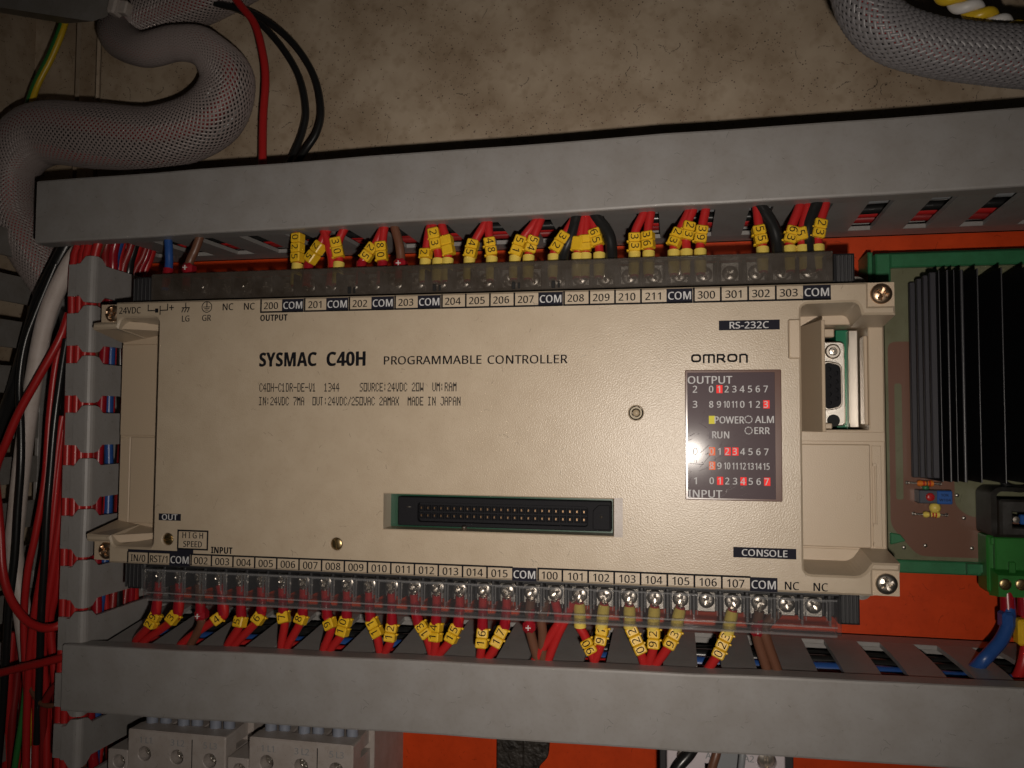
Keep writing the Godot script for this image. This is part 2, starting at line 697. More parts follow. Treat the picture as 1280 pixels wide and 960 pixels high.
# ---------------------------------------------------------------- screws
func screw_head(r: float, h: float, kind: String, turn := 0.3) -> MB:   # a domed head with its recess, about z
	var m := MB.new()
	var rows := []
	var pts := []
	var seg := 36
	var rad := [0.0, 0.1, 0.2, 0.3, 0.4, 0.5, 0.6, 0.7, 0.8, 0.88, 0.95, 1.0]
	for q in rad:
		var row := PackedVector3Array()
		for k in seg + 1:
			var d := Vector2.from_angle(TAU * k / seg)
			var p: Vector2 = d * q * r
			var z := h * sqrt(maxf(0.0, 1.0 - pow(q, 2.6) * 0.92))
			var e := p.rotated(turn)
			var cut := 0.0
			if kind == "cross":
				var arm := minf(absf(e.x), absf(e.y))
				if arm < r * 0.15 and maxf(absf(e.x), absf(e.y)) < r * 0.62:
					cut = h * 0.75 * (1.0 - maxf(absf(e.x), absf(e.y)) / (r * 0.95))
			elif absf(e.y) < r * 0.17:
				cut = h * 0.55
			row.append(Vector3(p.x, p.y, z - cut))
		pts.append(row)
	for i in rad.size() - 1:
		for k in seg:
			m.quad(pts[i][k], pts[i + 1][k], pts[i + 1][k + 1], pts[i][k + 1])
	m.lathe([Vector2(r, -h * 0.8), Vector2(r, h * 0.28)], seg)
	return m


# ---------------------------------------------------------------- the controller
const COMS_TOP := [7, 9, 11, 13, 18, 23, 28]
const TOP_NAMES := ["", "", "", "", "NC", "NC", "200", "COM", "201", "COM", "202", "COM", "203", "COM", "204", "205", "206", "207", "COM", "208", "209", "210", "211", "COM", "300", "301", "302", "303", "COM"]
const LOW_NAMES := ["IN/0", "RST/1", "COM", "002", "003", "004", "005", "006", "007", "008", "009", "010", "011", "012", "013", "014", "015", "COM", "100", "101", "102", "103", "104", "105", "106", "107", "COM", "NC", "NC"]


func tx(i: float) -> float:
	return -124.0 + 8.872 * i


func build_controller() -> void:
	var plc := thing("programmable_controller", "long beige programmable controller with two rows of screw terminals", "controller", Vector3(0, 0, PLATE))
	# the face: one plate with notched corners, a window, a connector opening and two screw holes; its lower edge is drafted
	var outline := P([-137, 50.6, -137, 42.7, -147.0, 42.7, -147.4, 40.3, -136, 40.2, -134.5, 44.4, -118, 44.4, -118, -44.4, -135, -44.4, -136.5, -40.2, -147.4, -40.2, -147.0, -42.7, -137, -42.7, -137, -50.7, 140.3, -50.7, 140.3, -42.6, 148.5, -42.6, 148.7, -40.1, 140.4, -40.1, 137.2, -44.6, 119.3, -44.6, 119.3, 44.0, 137.2, 44.3, 138.4, 40.0, 148.6, 39.8, 148.4, 42.7, 140.3, 42.7, 140.3, 50.6])
	var q := PackedVector2Array()
	var cnt := outline.size()
	var probe := MB.new()
	outline = probe.ccw(outline)
	for i in cnt:   # round only the inner corners of the recesses
		var p := outline[i]
		if absf(p.y) > 43.5 and absf(p.y) < 45.0 and not is_equal_approx(absf(p.x), 140.3):
			var s := PackedVector2Array([outline[(i + cnt - 1) % cnt], p, outline[(i + 1) % cnt]])
			var r := rounded(s, 2.6, 4)
			for k in range(5, 10):
				q.append(r[k])
		else:
			q.append(p)
	outline = q
	var foot := PackedVector2Array()
	for p in outline:
		var y := p.y
		if absf(y) < 45.2 and absf(y) > 39.0 and not (absf(p.x) > 140.0 and absf(y) > 41.5):
			y -= signf(y) * 2.1
		foot.append(Vector2(p.x, y))
	var face := MB.new()
	var conn := rect(-25.2, -34.3, 57.7, -21.7)
	face.prism(outline, -18, 0, 0.7, [conn, circle(-111.7, -40.9, 2.3), circle(-43.1, -40.4, 2.3), circle(65.3, 7.8, 2.45)], -9.0, false, foot)
	var body := part("front_plate", face, M.beige_face, plc)
	# body below the plate with the two lower compartments
	var low := MB.new()
	low.prism(rounded(P([-147.2, -43.6, -116, -43.6, -116, 43.6, -147.2, 43.6]), 1.0), PLATE, -18, 0.6)
	low.prism(P([-116.2, -50.2, 118.0, -50.2, 118.0, 50.2, -116.2, 50.2]), PLATE, -17.5)
	for s in [-1, 1]:
		low.prism(P([-145.2, s * 40.5, -136, s * 40.5, -136, s * 50.2, -145.2, s * 50.2]), PLATE, -2.6)
		low.prism(P([140, s * 42.4, 148.4, s * 42.4, 148.4, s * 50.5, 140, s * 50.5]), PLATE, -0.7)
		low.prism(P([-137.2, s * 44.6, -116, s * 44.6, -116, s * 50.4, -137.2, s * 50.4]), PLATE, -17.4)
		low.prism(P([117.8, s * 44.8, 141, s * 44.8, 141, s * 50.4, 117.8, s * 50.4]), PLATE, -17.4)
	part("housing", low, M.beige, plc)
	var comp := MB.new()
	comp.prism(rounded(P([117.9, -44.2, 149.2, -44.2, 149.2, 43.8, 117.9, 43.8]), 0.8), PLATE, -18, 0.6, [rounded(rect(127.6, 2.4, 144.0, 38.9), 0.6, 2)], -46.0)
	part("connector_compartment", comp, M.beige, plc)
	for s in [-1.0, 1.0]:   # sloping cheeks beside the left lugs
		var ramp := MB.new()
		var c := [Vector3(-147.0, s * 36.5, -18.2), Vector3(-121.5, s * 40.8, -18.2), Vector3(-121.5, s * 43.5, -18.2), Vector3(-147.0, s * 43.0, -18.2), Vector3(-147.0, s * 40.0, -0.8), Vector3(-137.0, s * 40.4, -0.9), Vector3(-136.6, s * 43.5, -2.0), Vector3(-147.0, s * 43.0, -2.0)]
		if s < 0:
			c = [c[3], c[2], c[1], c[0], c[7], c[6], c[5], c[4]]
		ramp.hexa(c)
		part("lug_cheek", ramp, M.beige, plc)
	# left: blank panel above, a small cover below
	var cover := MB.new()
	cover.prism(rounded(rect(-141.2, -37.6, -118.6, -2.4), 0.5, 2), -18.5, -17.1, 0.35)
	part("expansion_cover", cover, M.beige, plc)
	var lp := MB.new()
	lp.prism(rounded(rect(-146.6, -1.9, -118.6, 35.8), 0.5, 2), -18.5, -17.3, 0.3)
	part("blank_panel", lp, M.beige, plc)
	var strip := MB.new()
	strip.prism(rect(-146.6, -37.4, -142.0, -2.6), -18.5, -17.8, 0.2)
	part("cover_ledge", strip, M.beige, plc)
	# right: console cover
	var cc := MB.new()
	cc.prism(rounded(rect(121.4, -37.9, 143.9, -2.6), 0.5, 2), -18.5, -17.0, 0.35)
	var tri_mark := P([141.9, -20.6, 139.3, -19.0, 139.3, -22.2])
	cc.prism(tri_mark, -17.2, -16.9, 0.05, [P([141.1, -20.6, 139.6, -19.6, 139.6, -21.6])], -17.0)
	part("console_cover", cc, M.beige, plc)
	var rail := MB.new()
	rail.prism(rect(144.5, -37.6, 147.6, -3.0), -18.4, -17.7, 0.2)
	for y in [-9.5, -30.0, -36.5]:
		rail.box(Vector3(145.0, y, -17.4), Vector3(0.8, 1.0, 1.0))
	rail.box(Vector3(145.6, -19.5, -17.5), Vector3(0.7, 21, 0.5), 0.2)
	part("cover_rail", rail, M.beige, plc)
	for g in [[-40.8, 25.0, 5.0], [0.0, 31.0, 3.6]]:
		var bar := MB.new()
		bar.box(Vector3(133.5, g[0], -18.35), Vector3(g[1], g[2], 1.1), 0.3)
		part("cross_bar", bar, M.beige, plc)
	# the opened port door, seen edge on, and its hinge block
	var flap := MB.new()
	flap.xf = Transform3D(Basis(Vector3.UP, 0.20), Vector3(121.9, 0, -17))
	flap.prism(P([-0.6, 1.8, 0.5, 1.8, 0.5, 38.2, -0.6, 38.2]), -1, 20.0, 0.25)
	part("port_door", flap, M.beige, plc)
	var hinge := MB.new()
	hinge.box(Vector3(117.0, 32.2, 0.5), Vector3(3.7, 13.0, 2.6), 0.4)
	hinge.box(Vector3(115.6, 32.2, 0.3), Vector3(0.9, 12.6, 1.4), 0.2)
	part("hinge_block", hinge, M.beige, plc)
	build_port(plc)
	build_expansion_connector(plc)
	build_window(plc)
	# screws
	var big := mesh(screw_head(3.35, 1.7, "cross", 0.25))
	var corner := [[-138.9 - 1.0, 46.6, -3.0], [-139.6, -46.5, -3.0], [144.3, 46.7, -0.8], [144.4, -46.6, -0.8]]
	for i in 4:
		copy("mounting_screw", big, M.bronze if i < 3 else M.steel, plc, Vector3(corner[i][0], corner[i][1], corner[i][2] + 0.4), Basis(Vector3.BACK, i * 0.7))
	var slot := mesh(screw_head(2.15, 0.7, "slot", 0.0))
	copy("face_screw", slot, M.brass, plc, Vector3(-111.7, -40.9, -0.9), Basis(Vector3.BACK, 0.35))
	copy("face_screw", slot, M.brass, plc, Vector3(-43.1, -40.4, -0.9), Basis(Vector3.BACK, -1.35))
	var rim := MB.new()
	rim.lathe([Vector2(2.05, -3.0), Vector2(2.05, 0.1), Vector2(1.85, 0.2), Vector2(1.55, 0.1), Vector2(1.55, -3.0)], 28)
	copy("bush_ring", mesh(rim), M.ivory, plc, Vector3(65.3, 7.8, 0))
	var eye := MB.new()
	eye.lathe([Vector2(1.2, -5), Vector2(1.2, -0.8), Vector2(0.9, -0.4), Vector2(0.0, -0.3)], 18, true)
	copy("brass_pin", mesh(eye), M.old_brass, plc, Vector3(65.3, 7.8, 0))
	var scuff := MB.new()
	for w in [[64.2, 3.2, 62.6, 2.4, 60.6, 1.1, 58.6, -0.8, 57.0, -2.6, 55.8, -4.4], [63.0, 2.2, 60.9, 0.9, 59.9, 0.2]]:
		for i in range(0, w.size() - 2, 2):
			scuff.line([Vector2(w[i], w[i + 1]), Vector2(w[i + 2], w[i + 3])], 0.24 - 0.018 * i, -0.012 + 0.002 * (i % 3))
	part("scuff_mark", scuff, M.scuff, plc)
	terminal_row(plc, 1.0)
	terminal_row(plc, -1.0)
	face_print(plc)


func terminal_row(plc: Node3D, s: float) -> void:
	var b := MB.new()
	b.prism(P([-128, s * 49, 133, s * 49, 133, s * 61.5, -128, s * 61.5]), -58, -17.5, 0.3)
	b.prism(P([-128, s * 49, 133, s * 49, 133, s * 64.0, -128, s * 64.0]), -58, -28.0, 0.3)
	b.prism(P([-128, s * 49, 133, s * 49, 133, s * 53.2, -128, s * 53.2]), -18, -9.5, 0.3)
	var block := part("terminal_block", b, M.black_matte, plc)
	var wall := MB.new()
	wall.box(Vector3(0, s * 57.0, -14.5), Vector3(1.1, 9.0, 9.0), 0.2)
	var wm := mesh(wall)
	var plate := MB.new()
	plate.box(Vector3(0, s * 58.3, -16.6), Vector3(6.3, 6.8, 0.9), 0.2)
	var pm := mesh(plate)
	var screws := []
	for k in 3:
		screws.append(mesh(screw_head(2.75, 0.9, "cross", 0.2 + k * 0.5)))
	for i in 29:
		copy("terminal_screw", screws[rng.randi() % 3], M.steel, block, Vector3(tx(i), s * 57.4, -14.2 + rng.randf_range(-0.5, 0.3)), Basis(Vector3.BACK, rng.randf() * TAU))
		copy("contact_plate", pm, M.steel_dull, block, Vector3(tx(i), 0, 0))
		copy("partition", wm, M.black_matte, block, Vector3(tx(i - 0.5), 0, 0))
	copy("partition", wm, M.black_matte, block, Vector3(tx(28.5), 0, 0))
	# end caps
	for e in [[-136.6, -127.3], [131.6, 138.2]]:
		var c := MB.new()
		c.prism(P([e[0], s * 51.5, e[1], s * 51.5, e[1], s * 62.2, e[0] + (1.5 if e[0] < 0 else 0.0), s * 62.2]), -40, -9.0, 0.6)
		for k in 5:
			c.box(Vector3(lerpf(e[0], e[1], (k + 0.7) / 5.4), s * 57.0, -8.8), Vector3(0.6, 9.0, 0.9), 0.15)
		part("end_cap", c, M.black_matte, block)
	var lug := MB.new()
	lug.rod(Vector3(141.5, s * 53.0, -40), Vector3(141.5, s * 53.0, -22), 3.4, 20)
	part("terminal_bolt", lug, M.steel_dull, block)
	# cover
	var cv := MB.new()
	if s > 0:
		cv.box(Vector3(2.0, 57.6, -8.0), Vector3(258, 10.4, 1.2), 0.3)
		cv.box(Vector3(2.0, 62.6, -11.5), Vector3(258, 0.9, 6.2))
		part("smoked_cover", cv, M.smoke, block)
		var clip := MB.new()
		for u in [-42.5, -8.9, 35.6, 21.0]:
			clip.box(Vector3(u, 54.1, -7.2), Vector3(1.3, 2.6, 0.5), 0.15)
			clip.box(Vector3(u + 2.0, 54.0, -7.2), Vector3(0.7, 2.2, 0.4), 0.1)
		part("cover_latch", clip, M.hole, block)
	else:
		cv.box(Vector3(2.8, -59.8, -8.0), Vector3(256, 12.2, 1.1), 0.3)
		part("clear_cover", cv, M.clear, block)
		var edge := MB.new()
		edge.box(Vector3(2.8, -65.9, -10.5), Vector3(256, 0.9, 6.0), 0.2)
		edge.box(Vector3(2.8, -63.0, -7.2), Vector3(256, 0.5, 0.6), 0.15)
		edge.box(Vector3(2.8, -54.2, -7.2), Vector3(256, 0.5, 0.5), 0.15)
		part("cover_edges", edge, M.clear_edge, block).set_meta("kind", "stuff")
		var post := MB.new()
		for i in 30:   # the ribs moulded inside the cover
			post.box(Vector3(tx(i - 0.5), -58.6, -9.9), Vector3(0.7, 9.0, 2.2), 0.15)
			if i < 29:   # a moulded frame round each screw
				for e in [-3.3, 3.3]:
					post.box(Vector3(tx(i) + e, -58.0, -8.9), Vector3(0.3, 6.6, 0.8))
				post.box(Vector3(tx(i), -54.9, -8.9), Vector3(6.3, 0.3, 0.8))
		part("cover_ribs", post, M.clear_edge, block).set_meta("kind", "stuff")
		for x in [-126.2, 131.4]:
			var ends := MB.new()
			ends.box(Vector3(x, -59.6, -9.3), Vector3(1.6, 12.4, 3.4), 0.3)
			part("cover_end", ends, M.clear, block)


func build_port(plc: Node3D) -> void:
	var back := MB.new()
	back.box(Vector3(135.8, 20.6, -45.5), Vector3(16.4, 36.6, 1.0))
	var port := part("serial_port", back, M.hole, plc)
	var pcb := MB.new()
	pcb.box(Vector3(138.4, 20.6, -38.0), Vector3(4.8, 35.8, 13.0), 0.1)
	part("port_board", pcb, M.board_green, port)
	var shell := MB.new()
	shell.prism(rounded(rect(129.8, 3.6, 138.2, 34.0), 1.8), -30.0, -27.6, 0.4)
	var sub := part("metal_shell", shell, M.steel_dull, port)
	var lip := MB.new()
	lip.prism(rounded(P([130.4, 8.8, 136.9, 10.2, 136.9, 25.8, 130.4, 27.2]), 2.2), -28, -25.2, 0.3, [rounded(P([131.0, 9.5, 136.3, 10.7, 136.3, 25.2, 131.0, 26.5]), 1.9)], -27.5)
	part("socket_shell", lip, M.steel, port)
	var ins := MB.new()
	var holes := []
	for k in 5:
		holes.append(circle(132.5, 12.0 + k * 3.0, 0.8, 12))
	for k in 4:
		holes.append(circle(134.9, 13.5 + k * 3.0, 0.8, 12))
	ins.prism(rounded(P([131.1, 9.6, 136.25, 10.8, 136.25, 25.1, 131.1, 26.4]), 1.8), -27.5, -25.9, 0.0, holes, -27.3)
	ins.box(Vector3(133.7, 18, -27.4), Vector3(4.6, 14, 0.2))
	part("socket_face", ins, M.socket, port)
	var nut := MB.new()
	nut.lathe([Vector2(2.7, -2.0), Vector2(2.7, 0.2), Vector2(2.2, 0.7), Vector2(1.5, 0.7), Vector2(1.3, 0.0)], 24)
	nut.lathe([Vector2(1.3, -0.4), Vector2(1.1, 0.5), Vector2(0.4, 0.6), Vector2(0.3, -0.3), Vector2(0, -0.3)], 16)
	copy("jack_nut", mesh(nut), M.steel, port, Vector3(134.1, 30.4, -27.2))
	var dark := MB.new()
	dark.lathe([Vector2(2.2, 0.0), Vector2(0, 0)], 20)
	copy("empty_hole", mesh(dark), M.hole, port, Vector3(134.1, 5.6, -27.45))
	var bar := MB.new()
	bar.box(Vector3(141.2, 20.6, -31.0), Vector3(3.3, 35.0, 6.0), 0.3)
	part("metal_strip", bar, M.steel, port)
	var rib := MB.new()
	rib.box(Vector3(143.4, 19.6, -22.0), Vector3(1.3, 31.0, 6.0), 0.3)
	part("guide_rib", rib, M.beige, port)
	var bracket := MB.new()
	bracket.box(Vector3(131.5, 37.0, -27.5), Vector3(6.0, 3.0, 3.0), 0.3)
	bracket.box(Vector3(130.6, 3.6, -24.5), Vector3(4.5, 2.0, 3.0), 0.3)
	part("port_bracket", bracket, M.beige, port)


func build_expansion_connector(plc: Node3D) -> void:
	var pcb := MB.new()
	pcb.box(Vector3(16.2, -28, -9.0), Vector3(84, 13, 1.2))
	var con := part("expansion_connector", pcb, M.board_dark, plc)
	var hd := MB.new()
	hd.prism(rounded(rect(-21.0, -33.4, 56.6, -23.0), 0.6, 2), -8.5, -4.2, 0.3, [rounded(rect(-13.6, -31.9, 48.4, -25.0), 1.2, 3)], -6.8)
	hd.box(Vector3(17.4, -28.45, -7.2), Vector3(62.5, 7.2, 0.8))
	part("pin_header", hd, M.socket, con)
	var pin := MB.new()
	var mouth := MB.new()
	for i in 25:
		for j in 2:
			var c := Vector3(-12.6 + i * 2.48, -27.1 - j * 2.75, 0)
			mouth.prism(rect(c.x - 0.95, c.y - 1.05, c.x + 0.95, c.y + 1.05), -6.9, -5.6, 0.1, [rect(c.x - 0.7, c.y - 0.8, c.x + 0.7, c.y + 0.8)], -6.8)
			pin.box(Vector3(c.x, c.y + 0.1, -6.4), Vector3(0.45, 0.75, 1.2))
	part("pin_sockets", mouth, M.socket, con).set_meta("kind", "stuff")
	part("contact_pins", pin, M.pin, con).set_meta("kind", "stuff")
	var ear := MB.new()
	ear.prism(rounded(P([50.2, -32.8, 56.2, -32.8, 56.2, -24.2, 52.2, -24.2, 50.2, -26.2]), 0.5, 2), -5, -3.6, 0.25)
	part("header_ear", ear, M.socket, con)
	var rivet := MB.new()
	rivet.lathe([Vector2(0.6, -0.5), Vector2(0.5, 0.3), Vector2(0, 0.5)], 12, true)
	copy("header_rivet", mesh(rivet), M.steel, con, Vector3(53.2, -28.3, -3.5))
	copy("header_rivet", mesh(rivet), M.steel, con, Vector3(4.4, -33.3, -2.6), Basis.from_scale(Vector3.ONE * 1.5))
	copy("header_rivet", mesh(rivet), M.steel_dull, con, Vector3(-16.8, -26.6, -4.1), Basis.from_scale(Vector3(1.6, 0.5, 1)))
	var rim := MB.new()
	rim.prism(rect(57.9, -34.6, 60.8, -21.3), -1, 0.02, 0.0)
	part("opening_step", rim, M.contactor, con)


const LED_COLOUR := {"r": "led_red", "a": "led_amber", "l": "led_lime", "p": "led_pale"}


func build_window(plc: Node3D) -> void:
	var w := MB.new()
	w.prism(rounded(rect(81.7, -21.3, 112.9, 22.3), 0.4, 2), -1.5, 0.25, 0.25)
	var win := part("indicator_window", w, M.window_rim, plc)
	var pane := MB.new()
	pane.prism(rounded(rect(82.5, -20.6, 110.8, 21.4), 0.3, 2), 0.1, 0.32, 0.08)
	part("window_pane", pane, M.window, win)
	var t := MB.new()
	var z := 0.40
	t.text("OUTPUT", sans, 82.7, 18.9, z, 2.5, -1, 1.12)
	t.text("INPUT", sans, 82.6, -19.2, z, 2.5, -1, 1.12)
	for r in [["2", 15.8], ["3", 10.7], ["0", -5.1], ["1", -14.9]]:
		t.text(r[0], sans, 85.0, r[1], z, 2.3)
	var rows := [["0 1 2 3 4 5 6 7", 15.8], ["8 9 10 11 0 1 2 3", 10.7], ["0 1 2 3 4 5 6 7", -5.0], ["8 9 10 11 12 13 14 15", -9.8], ["0 1 2 3 4 5 6 7", -14.8]]
	for r in rows:
		var k := 0
		for d in r[0].split(" "):
			t.text(d, sans, 90.3 + 2.51 * k, r[1], z, 2.2, 0, 0.66 if d.length() > 1 else 0.95)
			k += 1
	t.text("POWER", sans, 91.4, 5.5, z, 2.3, -1, 0.92)
	t.text("RUN", sans, 90.6, 0.5, z, 2.3, -1, 0.92)
	t.text("ALM", sans, 104.4, 5.7, z, 2.3, -1, 0.98)
	t.text("ERR", sans, 104.2, 2.0, z, 2.2, -1, 0.98)
	for y in [5.7, 2.0]:
		var c := circle(102.3, y, 1.15, 16)
		for i in range(0, 16, 2):
			t.line([c[i], c[(i + 1) % 16]], 0.28, z + 0.03)
	part("indicator_print", t, M.white_print, win)
	for l in ["r,1,15.8", "r,7,10.7", "l,0,5.5", "p,0,0.5", "a,0,-5.0", "r,2,-5.0", "r,3,-5.0", "a,0,-9.8", "r,1,-14.8", "r,4,-14.8", "r,7,-14.8"]:
		var f: PackedStringArray = l.split(",")
		var m := MB.new()
		m.box(Vector3(90.5 + 2.51 * float(f[1]), float(f[2]), 0.33), Vector3(2.0, 2.7, 0.06), 0.02)
		part("indicator_light", m, M[LED_COLOUR[f[0]]], win, {"r": "lit red", "a": "lit amber", "l": "lit yellow-green", "p": "dim whitish"}[f[0]] + " indicator light")


func face_print(plc: Node3D) -> void:
	var z := 0.03
	var top := MB.new()   # upper terminal numbers
	var dark := MB.new()
	var light := MB.new()
	var tag := MB.new()
	tag.prism(rect(-4.35, -2.25, 4.35, 2.35), -0.1, z)
	var tag_mesh := mesh(tag)
	for i in 29:
		var y := 47.75
		if TOP_NAMES[i] == "COM":
			copy("name_tag", tag_mesh, M.tag, plc, Vector3(tx(i), y, 0))
			light.text("COM", sans, tx(i), y, z + 0.02, 2.65, 0, 0.98)
		elif TOP_NAMES[i]:
			top.text(TOP_NAMES[i], sans, tx(i), y, z, 2.55, 0, 1.02)
		y = -48.5
		if LOW_NAMES[i] == "COM":
			copy("name_tag", tag_mesh, M.tag, plc, Vector3(tx(i), y, 0))
			light.text("COM", sans, tx(i), y, z + 0.02, 2.65, 0, 0.98)
		elif LOW_NAMES[i]:
			top.text(LOW_NAMES[i], sans, tx(i), y, z, 2.6, 0, 0.9 if LOW_NAMES[i].contains("/") else 1.0)
	for g in [[6, 7], [8, 9], [10, 11], [12, 13], [14, 18], [19, 23], [24, 28]]:
		top.line([Vector2(tx(g[0] - 0.5) + 0.35, 45.4), Vector2(tx(g[1] + 0.5) - 0.35, 45.4)], 0.62, z)
		for i in range(g[0], g[1]):
			if not (g[1] - g[0] == 1 and i > g[0]):
				top.line([Vector2(tx(i - 0.5) + 0.35, 45.5), Vector2(tx(i - 0.5) + 0.35, 50.0)], 0.62, z + 0.003)
	top.line([Vector2(tx(2.55), -46.2), Vector2(tx(16.5), -46.2)], 0.62, z)
	top.line([Vector2(tx(17.55), -46.2), Vector2(tx(25.5), -46.2)], 0.62, z)
	for i in 27:
		if i not in [2, 17, 26]:
			top.line([Vector2(tx(i - 0.5) + (0.4 if i in [3, 18] else 0.0), -46.3), Vector2(tx(i - 0.5) + (0.4 if i in [3, 18] else 0.0), -50.1)], 0.62, z + 0.003)
	dark.prism(P([tx(-0.5), -46.35, -100.6, -46.35, -100.6, -44.3, -107.4, -44.3, -107.4, -45.2, tx(-0.5), -45.2]), -0.1, z - 0.006)
	part("terminal_print", top, M.print, plc)
	# supply symbols
	var sy := MB.new()
	sy.text("24VDC", sans, -135.3, 47.3, z, 2.5, -1, 0.93)
	sy.line([Vector2(-122.6, 49.2), Vector2(-122.6, 47.0), Vector2(-119.2, 47.0)], 0.4, z)
	sy.prism(rect(-119.6, 46.2, -118.2, 47.8), -0.1, z)
	sy.line([Vector2(-117.4, 45.5), Vector2(-117.4, 48.6)], 0.4, z)
	sy.line([Vector2(-117.4, 47.0), Vector2(-114.2, 47.1), Vector2(-114.2, 49.4)], 0.4, z + 0.004)
	sy.line([Vector2(-113.3, 48.0), Vector2(-111.7, 48.0)], 0.4, z)
	sy.line([Vector2(-112.5, 47.2), Vector2(-112.5, 48.8)], 0.4, z + 0.004)
	sy.line([Vector2(-106.4, 49.6), Vector2(-106.4, 47.9)], 0.4, z)
	sy.line([Vector2(-107.9, 47.8), Vector2(-104.9, 47.8)], 0.4, z + 0.004)
	for k in 3:
		sy.line([Vector2(-107.3 + k * 1.2, 47.7), Vector2(-108.0 + k * 1.2, 46.2)], 0.4, z + 0.007)
	var ring := circle(-97.4, 47.9, 2.05, 24)
	for i in 24:
		sy.line([ring[i], ring[(i + 1) % 24]], 0.3, z + 0.002 * (i % 2))
	sy.line([Vector2(-97.4, 49.6), Vector2(-97.4, 48.0)], 0.4, z)
	for k in 3:
		sy.line([Vector2(-98.8 + k * 0.45, 47.9 - k * 0.6), Vector2(-96.0 - k * 0.45, 47.9 - k * 0.6)], 0.28, z + 0.005)
	sy.text("LG", sans, -106.3, 43.6, z, 2.3, 0, 0.95)
	sy.text("GR", sans, -97.4, 43.7, z, 2.3, 0, 0.95)
	sy.text("OUTPUT", bold, -75.0, 43.2, z, 2.3, -1, 0.9)
	sy.text("INPUT", bold, -93.2, -44.3, z, 2.35, -1, 0.9)
	part("supply_print", sy, M.print, plc)
	# dark name tags
	for t in [["RS-232C", 93.0, 35.6, 112.6, 38.9, 2.25], ["CONSOLE", 97.1, -39.9, 117.0, -36.5, 2.15], ["OUT", -115.6, -33.8, -106.2, -31.2, 2.2]]:
		var one := MB.new()
		one.prism(rect(t[1], t[2], t[3], t[4]), -0.1, z)
		part("name_tag", one, M.tag, plc)
		light.text(t[0], sans, (t[1] + t[3]) / 2, (t[2] + t[4]) / 2, z + 0.02, t[5], 0, 1.12)
	part("dark_bracket_print", dark, M.tag, plc)
	part("tag_lettering", light, M.white_print, plc)
	# brand lines
	var br := MB.new()
	br.text("SYSMAC", bold, -75.0, 27.4, z, 5.1, -1, 0.86)
	br.text("C40H", bold, -47.9, 27.4, z, 5.1, -1, 0.92)
	br.text("PROGRAMMABLE", sans, -25.6, 26.6, z, 3.0, -1, 1.14)
	br.text("CONTROLLER", sans, 13.2, 26.5, z, 3.0, -1, 1.14)
	br.text("H I G H", sans, -101.0, -39.1, z, 2.2, 0, 0.92)
	br.text("SPEED", sans, -101.0, -42.4, z, 2.2, 0, 0.92)
	br.line([Vector2(-107.2, -44.2), Vector2(-107.2, -37.4), Vector2(-94.8, -37.4), Vector2(-94.8, -44.3), Vector2(-107.2, -44.3)], 0.62, z)
	part("name_print", br, M.print, plc)
	part("maker_logo", maker_logo(83.8, 24.9, 2.75, z), M.print, plc)
	part("dot_matrix_print", dot_text(z), M.print, plc)


func maker_logo(x: float, y: float, h: float, z: float) -> MB:   # wide rounded capitals, m and n round-shouldered
	var m := MB.new()
	var w := 0.62
	var at := x
	for c in "omron":
		if c == "o":
			var p := rounded(rect(at + w / 2, y + w / 2, at + 3.0, y + h - w / 2), 0.95, 4)
			p.append(p[0])
			m.line(Array(p), w, z)
			at += 3.85
		elif c == "m":
			m.line([Vector2(at + w / 2, y), Vector2(at + w / 2, y + h - 0.5), Vector2(at + 0.8, y + h - w / 2), Vector2(at + 3.3, y + h - w / 2), Vector2(at + 3.7, y + h - 0.6), Vector2(at + 3.7, y)], w, z)
			m.line([Vector2(at + 2.0, y), Vector2(at + 2.0, y + h - w / 2)], w, z + 0.004)
			at += 4.55
		elif c == "r":
			m.line([Vector2(at + w / 2, y), Vector2(at + w / 2, y + h - w / 2), Vector2(at + 2.1, y + h - w / 2), Vector2(at + 2.5, y + h - 0.8), Vector2(at + 2.1, y + 1.1), Vector2(at + 0.9, y + 1.1)], w, z)
			m.line([Vector2(at + 1.5, y + 1.0), Vector2(at + 2.6, y + 0.1)], w, z + 0.005)
			at += 3.45
		else:
			m.line([Vector2(at + w / 2, y), Vector2(at + w / 2, y + h - 0.5), Vector2(at + 0.8, y + h - w / 2), Vector2(at + 2.0, y + h - w / 2), Vector2(at + 2.5, y + h - 0.7), Vector2(at + 2.5, y)], w, z)
			at += 3.2
	return m


const DOTS := {"A": "699F999", "C": "6988896", "D": "E99999E", "E": "F88E88F", "H": "999F999", "I": "E44444E", "J": "7111196", "M": "9FF9999", "N": "9DDBB99", "O": "F99999F", "P": "E99E888", "R": "E99EA99", "S": "788611E", "T": "E444444", "U": "9999996", "V": "9999966", "W": "9999FF9", "X": "9966699", "0": "F99999F", "1": "4C4444E", "2": "691248F", "3": "E11611E", "4": "26AAF22", "5": "F88E11E", "7": "F112444", "-": "000F000", ":": "0440440", "/": "1122448"}


func dot_text(z: float) -> MB:
	var m := MB.new()
	var lines := ["C40H-C1DR-DE-V1  1344     SOURCE:24VDC 20W  UM:RAM", "IN:24VDC 7MA  OUT:24VDC/250VAC 2AMAX  MADE IN JAPAN"]
	for l in 2:
		var y0: float = [15.3, 10.2][l]
		for i in lines[l].length():
			if not DOTS.has(lines[l][i]):
				continue
			var rows: String = DOTS[lines[l][i]]
			for r in 7:
				var bits := rows[r].hex_to_int()
				for c in 4:
					if bits & (8 >> c):
						var x: float = -74.8 + i * (78.4 / 51.0) + c * 0.33
						var y := y0 + (6 - r) * 0.46
						m.quad(Vector3(x, y, z), Vector3(x + 0.32, y, z), Vector3(x + 0.32, y + 0.42, z), Vector3(x, y + 0.42, z))
	return m


